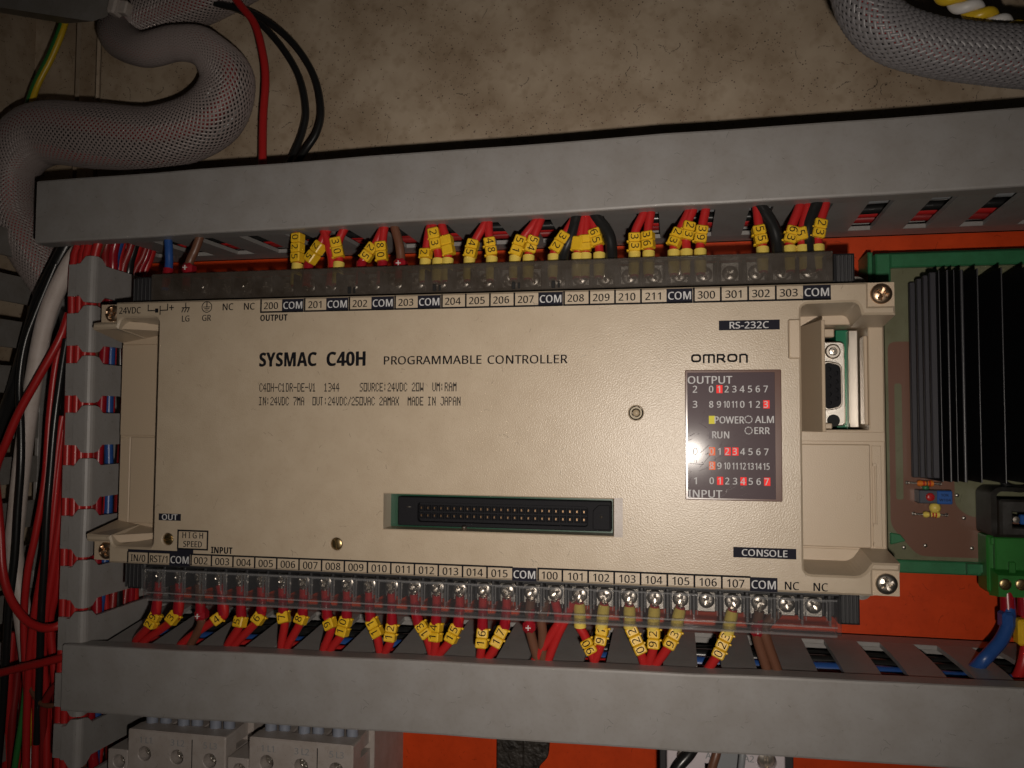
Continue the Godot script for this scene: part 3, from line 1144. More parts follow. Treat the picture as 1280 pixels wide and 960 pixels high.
# ---------------------------------------------------------------- wiring ducts
func lid_y(s: float, x: float) -> float:   # the lid's edge next to the controller; both lids sit slightly askew
	return (lerpf(78.0, 82.3, (x + 183.0) / 374.0) if s > 0 else lerpf(-86.0, -79.3, (x + 163.0) / 350.0))


func build_ducts() -> void:
	long_duct(1.0, -183.0, 260.0, -138.6, "wiring_duct", "long grey slotted wiring duct running above the controller")
	long_duct(-1.0, -163.5, 260.0, -137.6, "wiring_duct", "long grey slotted wiring duct running below the controller")
	side_duct()
	corner_duct()


func long_duct(s: float, x0: float, x1: float, slot0: float, called: String, label: String) -> void:
	var duct := thing(called, label, "wiring duct", Vector3(0, s * 93, PLATE), "grey wiring ducts around the controller")
	var near := 81.0 if s > 0 else -79.4
	var far := near + s * 25.4
	var base := MB.new()
	base.box(Vector3((x0 + x1) / 2 + 4, (near + far) / 2, PLATE + 1.0), Vector3(x1 - x0 - 8, 25.4, 1.8))
	for y in [near + s * 0.9, far - s * 0.9]:
		base.box(Vector3((x0 + x1) / 2 + 4, y, -64.0), Vector3(x1 - x0 - 8, 1.8, 13.0), 0.2)
	part("trough", base, M.duct, duct)
	var pitch := 20.32
	for side in 2:
		for i in range(-3, 20):
			var a := slot0 + pitch * i + 8.3
			var b := slot0 + pitch * (i + 1)
			a = maxf(a, x0 + 6.0)
			b = minf(b, x1 - 2.0)
			if b - a < 3.0:
				continue
			var f := MB.new()
			var yb := near if side == 0 else far
			var bow := maxf(0.0, i - 12.0) * 0.5 if s < 0 and side == 0 else 0.0
			var last := []
			for k in 6:
				var u := k / 5.0
				var z := lerpf(-57.6, -10.8, u)
				var ta := (lid_y(s, a) + s * 1.3 if side == 0 else lid_y(s, a) + s * 25.0)
				var tb := (lid_y(s, b) + s * 1.3 if side == 0 else lid_y(s, b) + s * 25.0)
				var ya := lerpf(yb, ta, u)
				var yc := lerpf(yb, tb, u)
				var sh := bow * sin(PI * u)
				var w := s * 1.7 * (1.0 if side == 0 else -1.0)
				var row := [Vector3(a + sh, ya, z), Vector3(b + sh, yc, z), Vector3(b + sh, yc + w, z), Vector3(a + sh, ya + w, z)]
				if w < 0:
					row.reverse()
				if last:
					for j in 4:
						f.quad(last[j], last[(j + 1) % 4], row[(j + 1) % 4], row[j])
				else:
					f.quad(row[3], row[2], row[1], row[0])
				last = row
			f.quad(last[0], last[1], last[2], last[3])
			part("finger", f, M.duct, duct)
	# lid: a shallow channel clipped over the fingers
	var lid := MB.new()
	var r := 0.9
	var w := 26.5
	var sec := P([0, -17.0, 0, -9.0 - r, r * 0.3, -9.0 - r * 0.3, r, -9.0, w - r, -9.0, w - r * 0.3, -9.0 - r * 0.3, w, -9.0 - r, w, -17.0, w - 1.1, -17.0, w - 1.1, -10.3, 1.1, -10.3, 1.1, -17.0])
	if s < 0:
		for i in sec.size():
			sec[i].x = -sec[i].x
		sec.reverse()
	sec.reverse()
	var warp := FastNoiseLite.new()   # a slightly bowed extrusion
	warp.seed = 17 + int(s)
	warp.frequency = 0.012
	for k in 24:
		var xa := lerpf(x0, x1, k / 24.0)
		var xb := lerpf(x0, x1, (k + 1) / 24.0)
		lid.loft(sec, xa, Vector2(lid_y(s, xa) + 0.5 * warp.get_noise_1d(xa), 0.6 * warp.get_noise_1d(xa + 900.0)), xb, Vector2(lid_y(s, xb) + 0.5 * warp.get_noise_1d(xb), 0.6 * warp.get_noise_1d(xb + 900.0)), k == 0, k == 23)
	part("lid", lid, M.duct, duct)


func side_duct() -> void:
	var duct := thing("wiring_duct", "upright grey slotted duct left of the controller, open and full of red wires", "wiring duct", Vector3(-190, 0, PLATE), "grey wiring ducts around the controller")
	var base := MB.new()
	base.box(Vector3(-190, -60, PLATE + 0.6), Vector3(66, 262, 1.4))
	base.box(Vector3(-157.9, -60, -64.0), Vector3(1.8, 262, 12.0), 0.2)
	base.box(Vector3(-222.5, -60, -64.0), Vector3(1.8, 300, 12.0), 0.2)
	part("trough", base, M.duct, duct)
	# one finger of the right wall, folded over at its tip and flared there so that the slot narrows to a neck
	var f := MB.new()
	var st := [[-58.0, 6.6], [-19.8, 6.6], [-17.2, 9.2], [-15.0, 9.7]]
	var outer := []
	for q in st:
		outer.append([Vector2(-157.0, q[0]), Vector2(1, 0), q[1]])
	for k in 5:
		var a := PI / 2 * k / 4.0
		outer.append([Vector2(-159.6 + 2.6 * cos(a), -15.0 + 2.6 * sin(a)), Vector2(cos(a), sin(a)), 9.7])
	for q in [[-161.2, 9.5], [-163.6, 6.6], [-165.2, 6.6]]:
		outer.append([Vector2(q[0], -12.4), Vector2(0, 1), q[1]])
	outer.append([Vector2(-165.4, -14.0), Vector2(0, 1), 6.7])
	outer.append([Vector2(-170.2, -14.0), Vector2(0, 1), 6.7])
	var rows := [PackedVector3Array(), PackedVector3Array(), PackedVector3Array(), PackedVector3Array()]
	for q in outer:
		var o: Vector2 = q[0]
		var i: Vector2 = q[0] - q[1] * 1.5
		rows[0].append(Vector3(o.x, -q[2], o.y))
		rows[1].append(Vector3(o.x, q[2], o.y))
		rows[2].append(Vector3(i.x, q[2], i.y))
		rows[3].append(Vector3(i.x, -q[2], i.y))
	for k in outer.size() - 1:
		for j in 4:
			f.quad(rows[j][k], rows[(j + 1) % 4][k], rows[(j + 1) % 4][k + 1], rows[j][k + 1])
	var e := outer.size() - 1
	f.quad(rows[0][e], rows[1][e], rows[2][e], rows[3][e])
	var fm := mesh(f)
	for k in range(-1, 10):
		copy("finger", fm, M.duct, duct, Vector3(rng.randf_range(-0.5, 0.5), 42.1 - 21.0 * k + rng.randf_range(-0.8, 0.8), 0), Basis(Vector3.RIGHT, rng.randf_range(-0.02, 0.02)))
	var g := MB.new()
	g.box(Vector3(-222.5, 0, -36.0), Vector3(1.7, 12.6, 46.0), 0.2)
	var gm := mesh(g)
	for k in range(-2, 11):
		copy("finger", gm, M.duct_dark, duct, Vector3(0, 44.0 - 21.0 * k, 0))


func corner_duct() -> void:
	var duct := thing("wiring_duct", "end of a grey duct jutting in at the top left corner", "wiring duct", Vector3(-200, 175, -30), "grey wiring ducts around the controller")
	var m := MB.new()
	m.hexa([Vector3(-262, 206, -46), Vector3(-204, 192, -46), Vector3(-180, 196, -46), Vector3(-180, 250, -46), Vector3(-262, 196, -14), Vector3(-163.0, 173.2, -14), Vector3(-155.5, 174.8, -14), Vector3(-155.5, 250, -14)])
	m.hexa([Vector3(-262, 206, -46), Vector3(-180, 250, -46), Vector3(-181, 251, -46), Vector3(-262, 252, -46), Vector3(-262, 196, -14), Vector3(-155.5, 250, -14), Vector3(-156, 251, -14), Vector3(-262, 252, -14)])
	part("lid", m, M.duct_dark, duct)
	var c := MB.new()
	c.xf = Transform3D(Basis(Vector3.BACK, -0.25), Vector3(-151.5, 182.0, -14))
	c.box(Vector3(0, 0, 0), Vector3(4.0, 14.0, 5.0), 0.8)
	c.box(Vector3(3.6, -3.0, -1.0), Vector3(4.6, 5.5, 3.6), 0.6)
	part("pale_clip", c, M.contactor, duct)


# ---------------------------------------------------------------- the wires at the two terminal rows
const WIRES := [
	"red|crimson|29|red wire with yellow marker twenty-nine below terminal IN/zero|-124.0,-60.0,-13.5;-125.4,-72.3,-14.5;-129.5,-78.4,-15.5;-137.6,-85.8,-19.0;-137.6,-90.6,-26.0;-135.6,-96.2,-39.0|-128.0,-78.3,-14.0;-125.3,-72.7,-15.0",
	"red|crimson|3|red wire with short yellow marker three below terminal RST/one|-115.1,-60.0,-13.5;-115.4,-71.4,-14.5;-120.9,-77.0,-15.5;-134.6,-86.3,-19.0;-134.6,-91.1,-26.0;-132.6,-96.7,-39.0|-119.2,-76.2,-14.0;-116.4,-72.2,-15.0",
	"brown|crimson||brown wire in crimson cross-topped ferrule below the leftmost lower COM|-106.3,-60.0,-13.5;-105.9,-71.3,-14.5;-106.4,-76.9,-15.5;-113.0,-86.3,-19.0;-113.0,-91.1,-26.0;-111.0,-96.7,-39.0|",
	"red|crimson|4|red wire with slanting yellow marker four below terminal zero-zero-three|-97.4,-60.0,-13.5;-95.5,-71.1,-14.5;-100.5,-74.4,-15.5;-118.0,-86.6,-19.0;-118.0,-91.4,-26.0;-116.0,-97.0,-39.0|-100.3,-74.6,-14.0;-97.2,-72.2,-15.0",
	"red|crimson|5|red wire with yellow marker five below terminal zero-zero-four|-88.5,-60.0,-13.5;-88.3,-71.3,-14.5;-89.4,-75.9,-15.5;-96.8,-85.7,-19.0;-96.8,-90.5,-26.0;-94.8,-96.1,-39.0|-88.9,-76.2,-14.0;-88.5,-72.1,-15.0",
	"red|crimson|6|red wire with tilted yellow marker six below terminal zero-zero-five|-79.7,-60.0,-13.5;-79.5,-69.3,-14.5;-82.6,-74.3,-15.5;-94.3,-85.8,-19.0;-94.3,-90.6,-26.0;-92.3,-96.2,-39.0|-82.1,-74.3,-14.0;-79.7,-70.7,-15.0",
	"red|crimson|7|red wire with yellow marker seven below terminal zero-zero-six|-70.8,-60.0,-13.5;-70.7,-69.2,-14.5;-70.5,-74.3,-15.5;-73.4,-85.2,-19.0;-73.4,-90.0,-26.0;-71.4,-95.6,-39.0|-69.7,-73.6,-14.0;-71.0,-69.6,-15.0",
	"red|crimson|8|red wire with yellow marker eight below terminal zero-zero-seven|-61.9,-60.0,-13.5;-62.4,-69.4,-14.5;-64.4,-74.3,-15.5;-71.3,-85.1,-19.0;-71.3,-89.9,-26.0;-69.3,-95.5,-39.0|-63.7,-73.6,-14.0;-62.6,-70.1,-15.0",
	"red|crimson|9|red wire with yellow marker nine below terminal zero-zero-eight|-53.0,-60.0,-13.5;-52.8,-69.5,-14.5;-51.2,-75.1,-15.5;-55.9,-85.1,-19.0;-55.9,-89.9,-26.0;-53.9,-95.5,-39.0|-50.2,-74.7,-14.0;-52.0,-71.4,-15.0",
	"red|crimson|10|red wire with yellow marker ten below terminal zero-zero-nine|-44.2,-60.0,-13.5;-44.4,-69.1,-14.5;-46.3,-76.1,-15.5;-53.6,-85.3,-19.0;-53.6,-90.1,-26.0;-51.6,-95.7,-39.0|-46.3,-77.2,-14.0;-44.6,-70.1,-15.0",
	"red|crimson|11|red wire with yellow marker eleven below terminal zero-one-zero|-35.3,-60.0,-13.5;-35.3,-69.8,-14.5;-32.7,-76.8,-15.5;-32.3,-84.6,-19.0;-32.3,-89.4,-26.0;-30.3,-95.0,-39.0|-31.2,-76.6,-14.0;-34.9,-70.5,-15.0",
	"red|crimson|12|red wire with yellow marker twelve below terminal zero-one-one|-26.4,-60.0,-13.5;-26.4,-70.6,-14.5;-27.3,-78.6,-15.5;-31.0,-84.8,-19.0;-31.0,-89.6,-26.0;-29.0,-95.2,-39.0|-27.1,-78.2,-14.0;-26.3,-71.6,-15.0",
	"red|crimson|13|red wire with yellow marker thirteen below terminal zero-one-two|-17.6,-60.0,-13.5;-16.7,-70.0,-14.5;-13.2,-75.7,-15.5;-11.7,-84.0,-19.0;-11.7,-88.8,-26.0;-9.7,-94.4,-39.0|-11.8,-75.8,-14.0;-15.6,-71.0,-15.0",
	"red|crimson|14|red wire with yellow marker fourteen below terminal zero-one-three|-8.7,-60.0,-13.5;-9.2,-69.6,-14.5;-9.4,-77.0,-15.5;-11.3,-84.5,-19.0;-11.3,-89.3,-26.0;-9.3,-94.9,-39.0|-9.3,-77.2,-14.0;-9.0,-70.3,-15.0",
	"red|crimson|15|red wire with yellow marker fifteen below terminal zero-one-four|0.2,-60.0,-13.5;-0.3,-70.1,-14.5;-3.9,-76.9,-15.5;-10.1,-84.5,-19.0;-10.1,-89.3,-26.0;-8.1,-94.9,-39.0|-3.7,-77.1,-14.0;-1.0,-70.8,-15.0",
	"red|crimson|16|red wire with yellow marker sixteen below terminal zero-one-four and zero-one-five|9.0,-60.0,-13.5;8.6,-70.8,-14.5;8.1,-78.3,-15.5;6.7,-84.6,-19.0;6.7,-89.4,-26.0;8.7,-95.0,-39.0|8.4,-78.5,-14.0;8.8,-71.4,-15.0",
	"red|crimson|17|red wire with yellow marker seventeen below terminal zero-one-five|17.9,-60.0,-13.5;17.3,-69.7,-14.5;13.8,-77.4,-15.5;9.1,-84.8,-19.0;9.1,-89.6,-26.0;11.1,-95.2,-39.0|13.2,-77.6,-14.0;16.6,-70.7,-15.0",
	"brown|crimson||brown wire in crimson cross-topped ferrule below the middle lower COM|26.8,-60.0,-13.5;25.9,-68.7,-14.5;26.6,-73.2,-15.5;28.8,-83.8,-19.0;28.8,-88.6,-26.0;30.8,-94.2,-39.0|",
	"brown|none||plain brown wire beside the crimson ferrule of the middle lower COM|32.1,-60.0,-13.5;30.6,-67.3,-14.5;30.8,-71.8,-15.5;30.5,-83.7,-19.0;30.5,-88.5,-26.0;32.5,-94.1,-39.0|",
	"red|none||bare red wire crossing in front of its twin below terminal one-zero-zero|35.7,-60.0,-13.5;36.8,-67.2,-14.5;34.3,-72.2,-15.5;27.0,-84.2,-19.0;27.0,-89.0,-26.0;29.0,-94.6,-39.0|",
	"red|none||bare red wire crossing behind its twin below terminal one-zero-zero|41.9,-60.0,-13.5;39.1,-67.1,-14.5;36.3,-72.9,-15.5;32.0,-84.2,-19.0;32.0,-89.0,-26.0;34.0,-94.6,-39.0|",
	"red|yellow|90|red wire with tilted yellow marker ninety in yellow ferrule below terminal one-zero-one|44.5,-60.0,-13.5;44.0,-67.7,-14.5;46.5,-72.9,-15.5;49.9,-83.7,-19.0;49.9,-88.5,-26.0;51.9,-94.1,-39.0|49.3,-78.0,-14.0;46.6,-73.4,-15.0",
	"red|yellow|91|red wire with yellow marker ninety-one in yellow ferrule below terminal one-zero-two|53.4,-60.0,-13.5;52.3,-67.8,-14.5;52.0,-74.9,-15.5;48.8,-83.7,-19.0;48.8,-88.5,-26.0;50.8,-94.1,-39.0|51.8,-74.8,-14.0;52.9,-68.5,-15.0",
	"red|yellow|022|red wire with long yellow marker zero-two-two in yellow ferrule below terminal one-zero-three|62.3,-60.0,-13.5;61.7,-67.1,-14.5;65.0,-73.9,-15.5;67.4,-83.1,-19.0;67.4,-87.9,-26.0;69.4,-93.5,-39.0|66.5,-77.0,-14.0;62.2,-68.0,-15.0",
	"red|yellow|92|red wire with yellow marker ninety-two in yellow ferrule below terminal one-zero-four|71.1,-60.0,-13.5;70.4,-67.2,-14.5;70.6,-74.7,-15.5;68.5,-83.0,-19.0;68.5,-87.8,-26.0;70.5,-93.4,-39.0|70.7,-75.1,-14.0;70.9,-68.1,-15.0",
	"red|yellow|93|red wire with yellow marker ninety-three in yellow ferrule below terminal one-zero-five|80.0,-60.0,-13.5;78.7,-67.3,-14.5;75.9,-74.3,-15.5;70.5,-83.2,-19.0;70.5,-88.0,-26.0;72.5,-93.6,-39.0|75.4,-74.3,-14.0;78.7,-67.9,-15.0",
	"red|yellow|023|red wire with long yellow marker zero-two-three in yellow ferrule below terminal one-zero-seven|97.7,-60.0,-13.5;96.4,-67.4,-14.5;93.2,-75.3,-15.5;89.2,-82.9,-19.0;89.2,-87.7,-26.0;91.2,-93.3,-39.0|92.3,-76.8,-14.0;96.2,-68.1,-15.0",
	"brown|crimson||brown wire in crimson cross-topped ferrule below the rightmost lower COM|106.6,-60.0,-13.5;105.8,-65.5,-14.5;106.1,-70.4,-15.5;109.8,-82.6,-19.0;109.8,-87.4,-26.0;111.8,-93.0,-39.0|",
	"brown|none||plain brown wire beside the crimson ferrule of the rightmost lower COM|112.8,-60.0,-13.5;108.4,-65.9,-14.5;109.5,-71.6,-15.5;113.3,-82.7,-19.0;113.3,-87.5,-26.0;115.3,-93.1,-39.0|",
	"blue|crimson||blue wire in dark red ferrule at the left end of the upper terminals|-124.8,57.0,-13.5;-124.8,67.5,-15.5;-125.0,74.5,-15.5;-126.2,81.5,-17.0;-126.2,86.3,-24.0;-124.2,91.9,-37.0|",
	"brown|crimson||brown wire with red cross-topped sleeve leaning right above terminal LG|-115.7,57.0,-13.5;-115.7,67.9,-15.5;-113.0,74.0,-15.5;-110.6,82.2,-17.0;-110.6,87.0,-24.0;-108.6,92.6,-37.0|",
	"red|yellow|025|red wire with long yellow marker zero-two-five above the left upper terminals|-67.9,57.0,-13.5;-67.9,67.2,-15.5;-68.1,74.6,-15.5;-68.6,81.7,-17.0;-68.6,86.5,-24.0;-66.6,92.1,-37.0|-67.6,78.6,-15.0;-67.5,67.0,-14.5",
	"red|crimson|25|red wire with yellow marker twenty-five leaning behind a bare red wire|-63.2,57.0,-13.5;-63.2,66.7,-15.5;-59.2,72.7,-15.5;-56.0,80.2,-17.0;-56.0,85.0,-24.0;-54.0,90.6,-37.0|-57.3,74.4,-15.0;-62.7,66.8,-14.5",
	"red|none||bare bright red wire rising between yellow markers twenty-five and thirty|-53.4,57.0,-13.5;-53.4,66.7,-15.5;-55.2,74.1,-15.5;-58.4,82.6,-17.0;-58.4,87.4,-24.0;-56.4,93.0,-37.0|",
	"red|yellow|30|red wire with yellow marker thirty bending right above terminal two-zero-two|-50.4,57.0,-13.5;-50.4,67.3,-15.5;-50.8,74.6,-15.5;-48.6,80.9,-17.0;-48.6,85.7,-24.0;-46.6,91.3,-37.0|-52.0,76.1,-15.0;-50.0,68.3,-14.5",
	"red|crimson|25|red wire with tilted yellow marker twenty-five touching yellow marker eighty|-41.1,57.0,-13.5;-41.1,66.0,-15.5;-36.5,71.5,-15.5;-32.6,80.5,-17.0;-32.6,85.3,-24.0;-30.6,90.9,-37.0|-35.4,72.9,-15.0;-39.7,67.0,-14.5",
	"red|crimson|80|red wire with yellow marker eighty standing beside a brown wire|-32.5,57.0,-13.5;-32.5,66.3,-15.5;-32.6,74.2,-15.5;-32.0,81.4,-17.0;-32.0,86.2,-24.0;-30.0,91.8,-37.0|-33.1,73.8,-15.0;-32.2,66.4,-14.5",
	"brown|crimson||brown wire in wide crimson cross-marked ferrule right of yellow marker eighty|-25.1,57.0,-13.5;-25.1,66.4,-15.5;-25.8,73.0,-15.5;-28.4,81.3,-17.0;-28.4,86.1,-24.0;-26.4,91.7,-37.0|",
	"red|yellow|2|red wire with low yellow marker two half hidden left of marker twenty-three|-15.1,57.0,-13.5;-15.1,66.4,-15.5;-14.8,71.0,-15.5;-13.8,80.0,-17.0;-13.8,84.8,-24.0;-11.8,90.4,-37.0|-14.7,70.3,-15.0;-14.8,66.8,-14.5",
	"red|yellow|23|red wire with raised yellow marker twenty-three showing bare red below it|-10.0,57.0,-13.5;-10.0,66.8,-15.5;-11.0,73.0,-15.5;-12.8,80.6,-17.0;-12.8,85.4,-24.0;-10.8,91.0,-37.0|-11.9,78.2,-15.0;-10.4,70.0,-14.5",
	"red|yellow|  |red wire with blank double yellow marker block above terminal two-zero-four|-6.2,57.0,-13.5;-6.2,67.0,-15.5;-6.2,72.2,-15.5;-9.3,80.8,-17.0;-9.3,85.6,-24.0;-7.3,91.2,-37.0|-6.8,75.2,-15.0;-5.3,67.7,-14.5",
	"red|yellow|45|red wire with yellow marker forty-five leaning right above terminal two-zero-five|2.3,57.0,-13.5;2.3,66.7,-15.5;4.4,73.0,-15.5;8.4,80.6,-17.0;8.4,85.4,-24.0;10.4,91.0,-37.0|4.2,73.2,-15.0;2.6,66.5,-14.5",
	"red|yellow|48|red wire with upright yellow marker forty-eight above terminals two-zero-five and two-zero-six|11.0,57.0,-13.5;11.0,67.0,-15.5;10.0,73.1,-15.5;9.3,80.6,-17.0;9.3,85.4,-24.0;11.3,91.0,-37.0|9.8,73.6,-15.0;11.2,66.8,-14.5",
	"red|yellow|51|red wire with yellow marker fifty-one leaning right above terminal two-zero-seven|19.9,57.0,-13.5;19.9,67.0,-15.5;22.6,72.9,-15.5;28.1,80.6,-17.0;28.1,85.4,-24.0;30.1,91.0,-37.0|22.7,73.7,-15.0;20.1,66.5,-14.5",
	"red|yellow|54|red wire with yellow marker fifty-four tucked behind marker fifty-one|25.1,57.0,-13.5;25.1,67.4,-15.5;26.9,73.4,-15.5;29.3,80.6,-17.0;29.3,85.4,-24.0;31.3,91.0,-37.0|27.0,73.5,-15.0;25.3,67.5,-14.5",
	"red|yellow|32|red wire with yellow marker thirty-two leaning right behind a black wire|34.5,57.0,-13.5;34.5,67.1,-15.5;37.7,72.3,-15.5;42.0,80.3,-17.0;42.0,85.1,-24.0;44.0,90.7,-37.0|39.3,74.2,-15.0;34.9,67.4,-14.5",
	"black|none||straight black wire in front of yellow marker thirty-two|38.3,57.0,-13.5;38.3,66.6,-15.5;41.0,73.4,-15.5;43.2,81.5,-17.0;43.2,86.3,-24.0;45.2,91.9,-37.0|",
	"red|yellow|  |bright red wire with blank bunched yellow marker between two black wires|46.4,57.0,-13.5;46.4,67.2,-15.5;46.4,74.1,-15.5;46.5,81.3,-17.0;46.5,86.1,-24.0;48.5,91.7,-37.0|46.1,73.1,-15.0;46.5,67.3,-14.5",
	"red|yellow| |red wire in slim yellow sleeve beside the bunched blank marker|43.4,57.0,-13.5;43.4,67.0,-15.5;44.6,73.9,-15.5;45.6,81.1,-17.0;45.6,85.9,-24.0;47.6,91.5,-37.0|44.3,72.6,-15.0;43.5,67.4,-14.5",
	"red|yellow|65|red wire with yellow marker sixty-five under the arching black wire|51.4,57.0,-13.5;51.4,67.3,-15.5;50.5,72.7,-15.5;48.3,80.9,-17.0;48.3,85.7,-24.0;50.3,91.3,-37.0|49.6,75.3,-15.0;51.2,69.2,-14.5",
	"black|none||arching black wire right of yellow marker sixty-five|55.8,57.0,-13.5;55.8,66.6,-15.5;54.6,73.7,-15.5;49.2,81.2,-17.0;49.2,86.0,-24.0;51.2,91.6,-37.0|",
	"red|yellow|33|red wire with upright yellow marker thirty-three bending right at its top|64.2,57.0,-13.5;64.2,66.6,-15.5;64.5,73.9,-15.5;67.9,81.8,-17.0;67.9,86.6,-24.0;69.9,92.2,-37.0|64.2,73.2,-15.0;64.2,66.4,-14.5",
	"red|yellow|36|red wire with upright yellow marker thirty-six beside marker thirty-three|69.3,57.0,-13.5;69.3,67.3,-15.5;69.1,74.3,-15.5;70.2,82.0,-17.0;70.2,86.8,-24.0;72.2,92.4,-37.0|69.1,73.6,-15.0;69.4,67.3,-14.5",
	"red|yellow|23|red wire with tilted yellow marker twenty-three left of two upright markers|78.2,57.0,-13.5;78.2,67.5,-15.5;79.9,72.7,-15.5;83.9,81.7,-17.0;83.9,86.5,-24.0;85.9,92.1,-37.0|80.7,74.0,-15.0;77.9,67.9,-14.5",
	"red|yellow|23|red wire with yellow marker twenty-three standing left of marker thirty-nine|82.7,57.0,-13.5;82.7,68.2,-15.5;82.4,74.6,-15.5;85.6,82.8,-17.0;85.6,87.6,-24.0;87.6,93.2,-37.0|83.6,76.5,-15.0;82.4,70.0,-14.5",
	"red|yellow|39|red wire with yellow marker thirty-nine on the right of a trio|87.5,57.0,-13.5;87.5,67.5,-15.5;88.1,74.1,-15.5;89.8,82.6,-17.0;89.8,87.4,-24.0;91.8,93.0,-37.0|88.3,74.8,-15.0;87.4,68.7,-14.5",
	"red|yellow|55|red wire with yellow marker fifty-five left of a thick black wire|109.0,57.0,-13.5;109.0,66.7,-15.5;107.9,73.6,-15.5;107.3,82.3,-17.0;107.3,87.1,-24.0;109.3,92.7,-37.0|107.3,74.0,-15.0;108.6,67.3,-14.5",
	"black|none||thick black wire leaning left beside yellow marker fifty-five|114.1,57.0,-13.5;114.1,67.0,-15.5;112.5,74.2,-15.5;107.9,82.6,-17.0;107.9,87.4,-24.0;109.9,93.0,-37.0|",
	"red|yellow|63|red wire with tilted yellow marker sixty-three above terminal three-zero-three|118.1,57.0,-13.5;118.1,67.2,-15.5;118.5,72.5,-15.5;122.0,81.6,-17.0;122.0,86.4,-24.0;124.0,92.0,-37.0|119.5,73.2,-15.0;117.7,67.5,-14.5",
	"red|yellow|5|red wire with yellow marker five mostly hidden behind a black wire|122.4,57.0,-13.5;122.4,67.3,-15.5;122.2,71.5,-15.5;124.7,81.5,-17.0;124.7,86.3,-24.0;126.7,91.9,-37.0|121.6,72.6,-15.0;122.3,68.2,-14.5",
	"black|none||curved black wire crossing beside the rightmost yellow marker twenty-three|124.5,57.0,-13.5;124.5,66.9,-15.5;124.6,74.3,-15.5;127.9,82.5,-17.0;127.9,87.3,-24.0;129.9,92.9,-37.0|",
	"red|yellow|23|rightmost upper red wire with yellow marker twenty-three beside a black wire|127.5,57.0,-13.5;127.5,67.7,-15.5;128.1,73.6,-15.5;130.6,82.3,-17.0;130.6,87.1,-24.0;132.6,92.7,-37.0|128.5,75.4,-15.0;127.1,68.9,-14.5",
]


func build_wires() -> void:
	var colour := {"red": M.red, "blue": M.blue, "brown": M.brown, "black": M.black, "crimson": M.crimson, "yellow": M.boot}
	for w in WIRES:
		var f: PackedStringArray = w.split("|")
		var path := pts3(f[4])
		var low := path[0].y < 0.0
		var t := thing("terminal_wire", f[3], "wire", Vector3(path[0].x, path[0].y, PLATE), "wires at the lower terminals" if low else "wires at the upper terminals")
		var line := curve(path, 7)
		var m := MB.new()
		m.tube(line, 2.3 if f[0] == "black" else (1.75 if f[0] == "brown" else 1.65), 12)
		part("insulation", m, colour[f[0]], t)
		var lug := MB.new()
		var d0 := (path[1] - path[0]).normalized()
		lug.tube(PackedVector3Array([path[0] - d0 * 0.5 + Vector3(0, 0, 0.2), path[0] - d0 * -2.0 + Vector3(0, 0, 0.2)]), 1.0, 8)
		part("wire_end", lug, M.steel, t)
		if f[1] != "none":
			var s := MB.new()
			var l := (path[1] - path[0]).length()
			var reach := l + (1.4 if f[1] == "yellow" else 1.0) if low else 9.5
			var d1 := (path[2] - path[1]).normalized()
			var a := path[0] + d0 * ((0.4 if f[1] == "yellow" else 2.2) if low else 0.5)
			var b := path[1] + d1 * (reach - l) if low else path[0] + d0 * reach
			s.tube(PackedVector3Array([a, a.lerp(b, 0.08), a.lerp(b, 0.5), b]), PackedFloat32Array([1.3, 1.7, 1.85, 2.1]) if f[1] != "yellow" else PackedFloat32Array([1.75, 2.1, 2.2, 2.25]), 16)
			part("ferrule_sleeve", s, colour[f[1]], t)
			if f[0] == "brown":   # the crimped end shows a pale cross
				var c := MB.new()
				var o := path[1] + d1 * 1.2 if low else path[0].lerp(path[1], 0.85)
				c.box(o, Vector3(4.6, 4.6, 4.4), 1.2)
				var cap := part("ferrule_collar", c, M.crimson, t)
				var x := MB.new()
				x.box(o + Vector3(0, 0, 2.45), Vector3(1.9, 0.3, 0.5))
				x.box(o + Vector3(0, 0, 2.46), Vector3(0.3, 1.9, 0.5))
				part("pale_cross", x, M.white, cap)
		if f[5]:
			marker(t, pts3(f[5]), f[2], low)


func marker(t: Node3D, ends: PackedVector3Array, s: String, low: bool) -> void:   # yellow sleeves threaded on the wire, one character each
	var x := (ends[1] - ends[0])
	var full := x.length()
	x = x / full
	var z := (Vector3(0.12 * rng.randf_range(-1, 1), 0, 1) - x * x.z).normalized()
	z = z.rotated(x, rng.randf_range(-0.22, 0.22))
	var y := z.cross(x)
	var k := maxi(1, s.length())
	var each := full / k
	for i in k:
		var m := MB.new()
		var c := ends[0].lerp(ends[1], (i + 0.5) / k) + z * 0.4
		m.xf = Transform3D(Basis(x, y, z).rotated(x, rng.randf_range(-0.07, 0.07)), c)
		m.box(Vector3.ZERO, Vector3(each - 0.1, 4.3, 3.8), 0.4)
		m.box(Vector3(each * 0.5 - 0.4, -2.35, -0.3), Vector3(0.7, 0.9, 1.6), 0.2)
		var tag := part("marker_tag", m, M.yellow, t)
		if s[i] != " ":
			var d := MB.new()
			d.xf = m.xf
			d.heavy = 0.35
			d.text(s[i], sans, 0, 0.1, 1.92, 2.8, 0, 1.05)
			part("digit", d, M.print, tag)


# ---------------------------------------------------------------- wires inside the ducts and the loom at the left
func run(called: String, label: String, m: Material, p: PackedVector3Array, r: float, group := "", per := 8) -> MeshInstance3D:
	var b := MB.new()
	b.tube(curve(p, per), r, 10)
	return single(called, b, m, label, "cable" if called == "cable" else "wire", p[0], group)


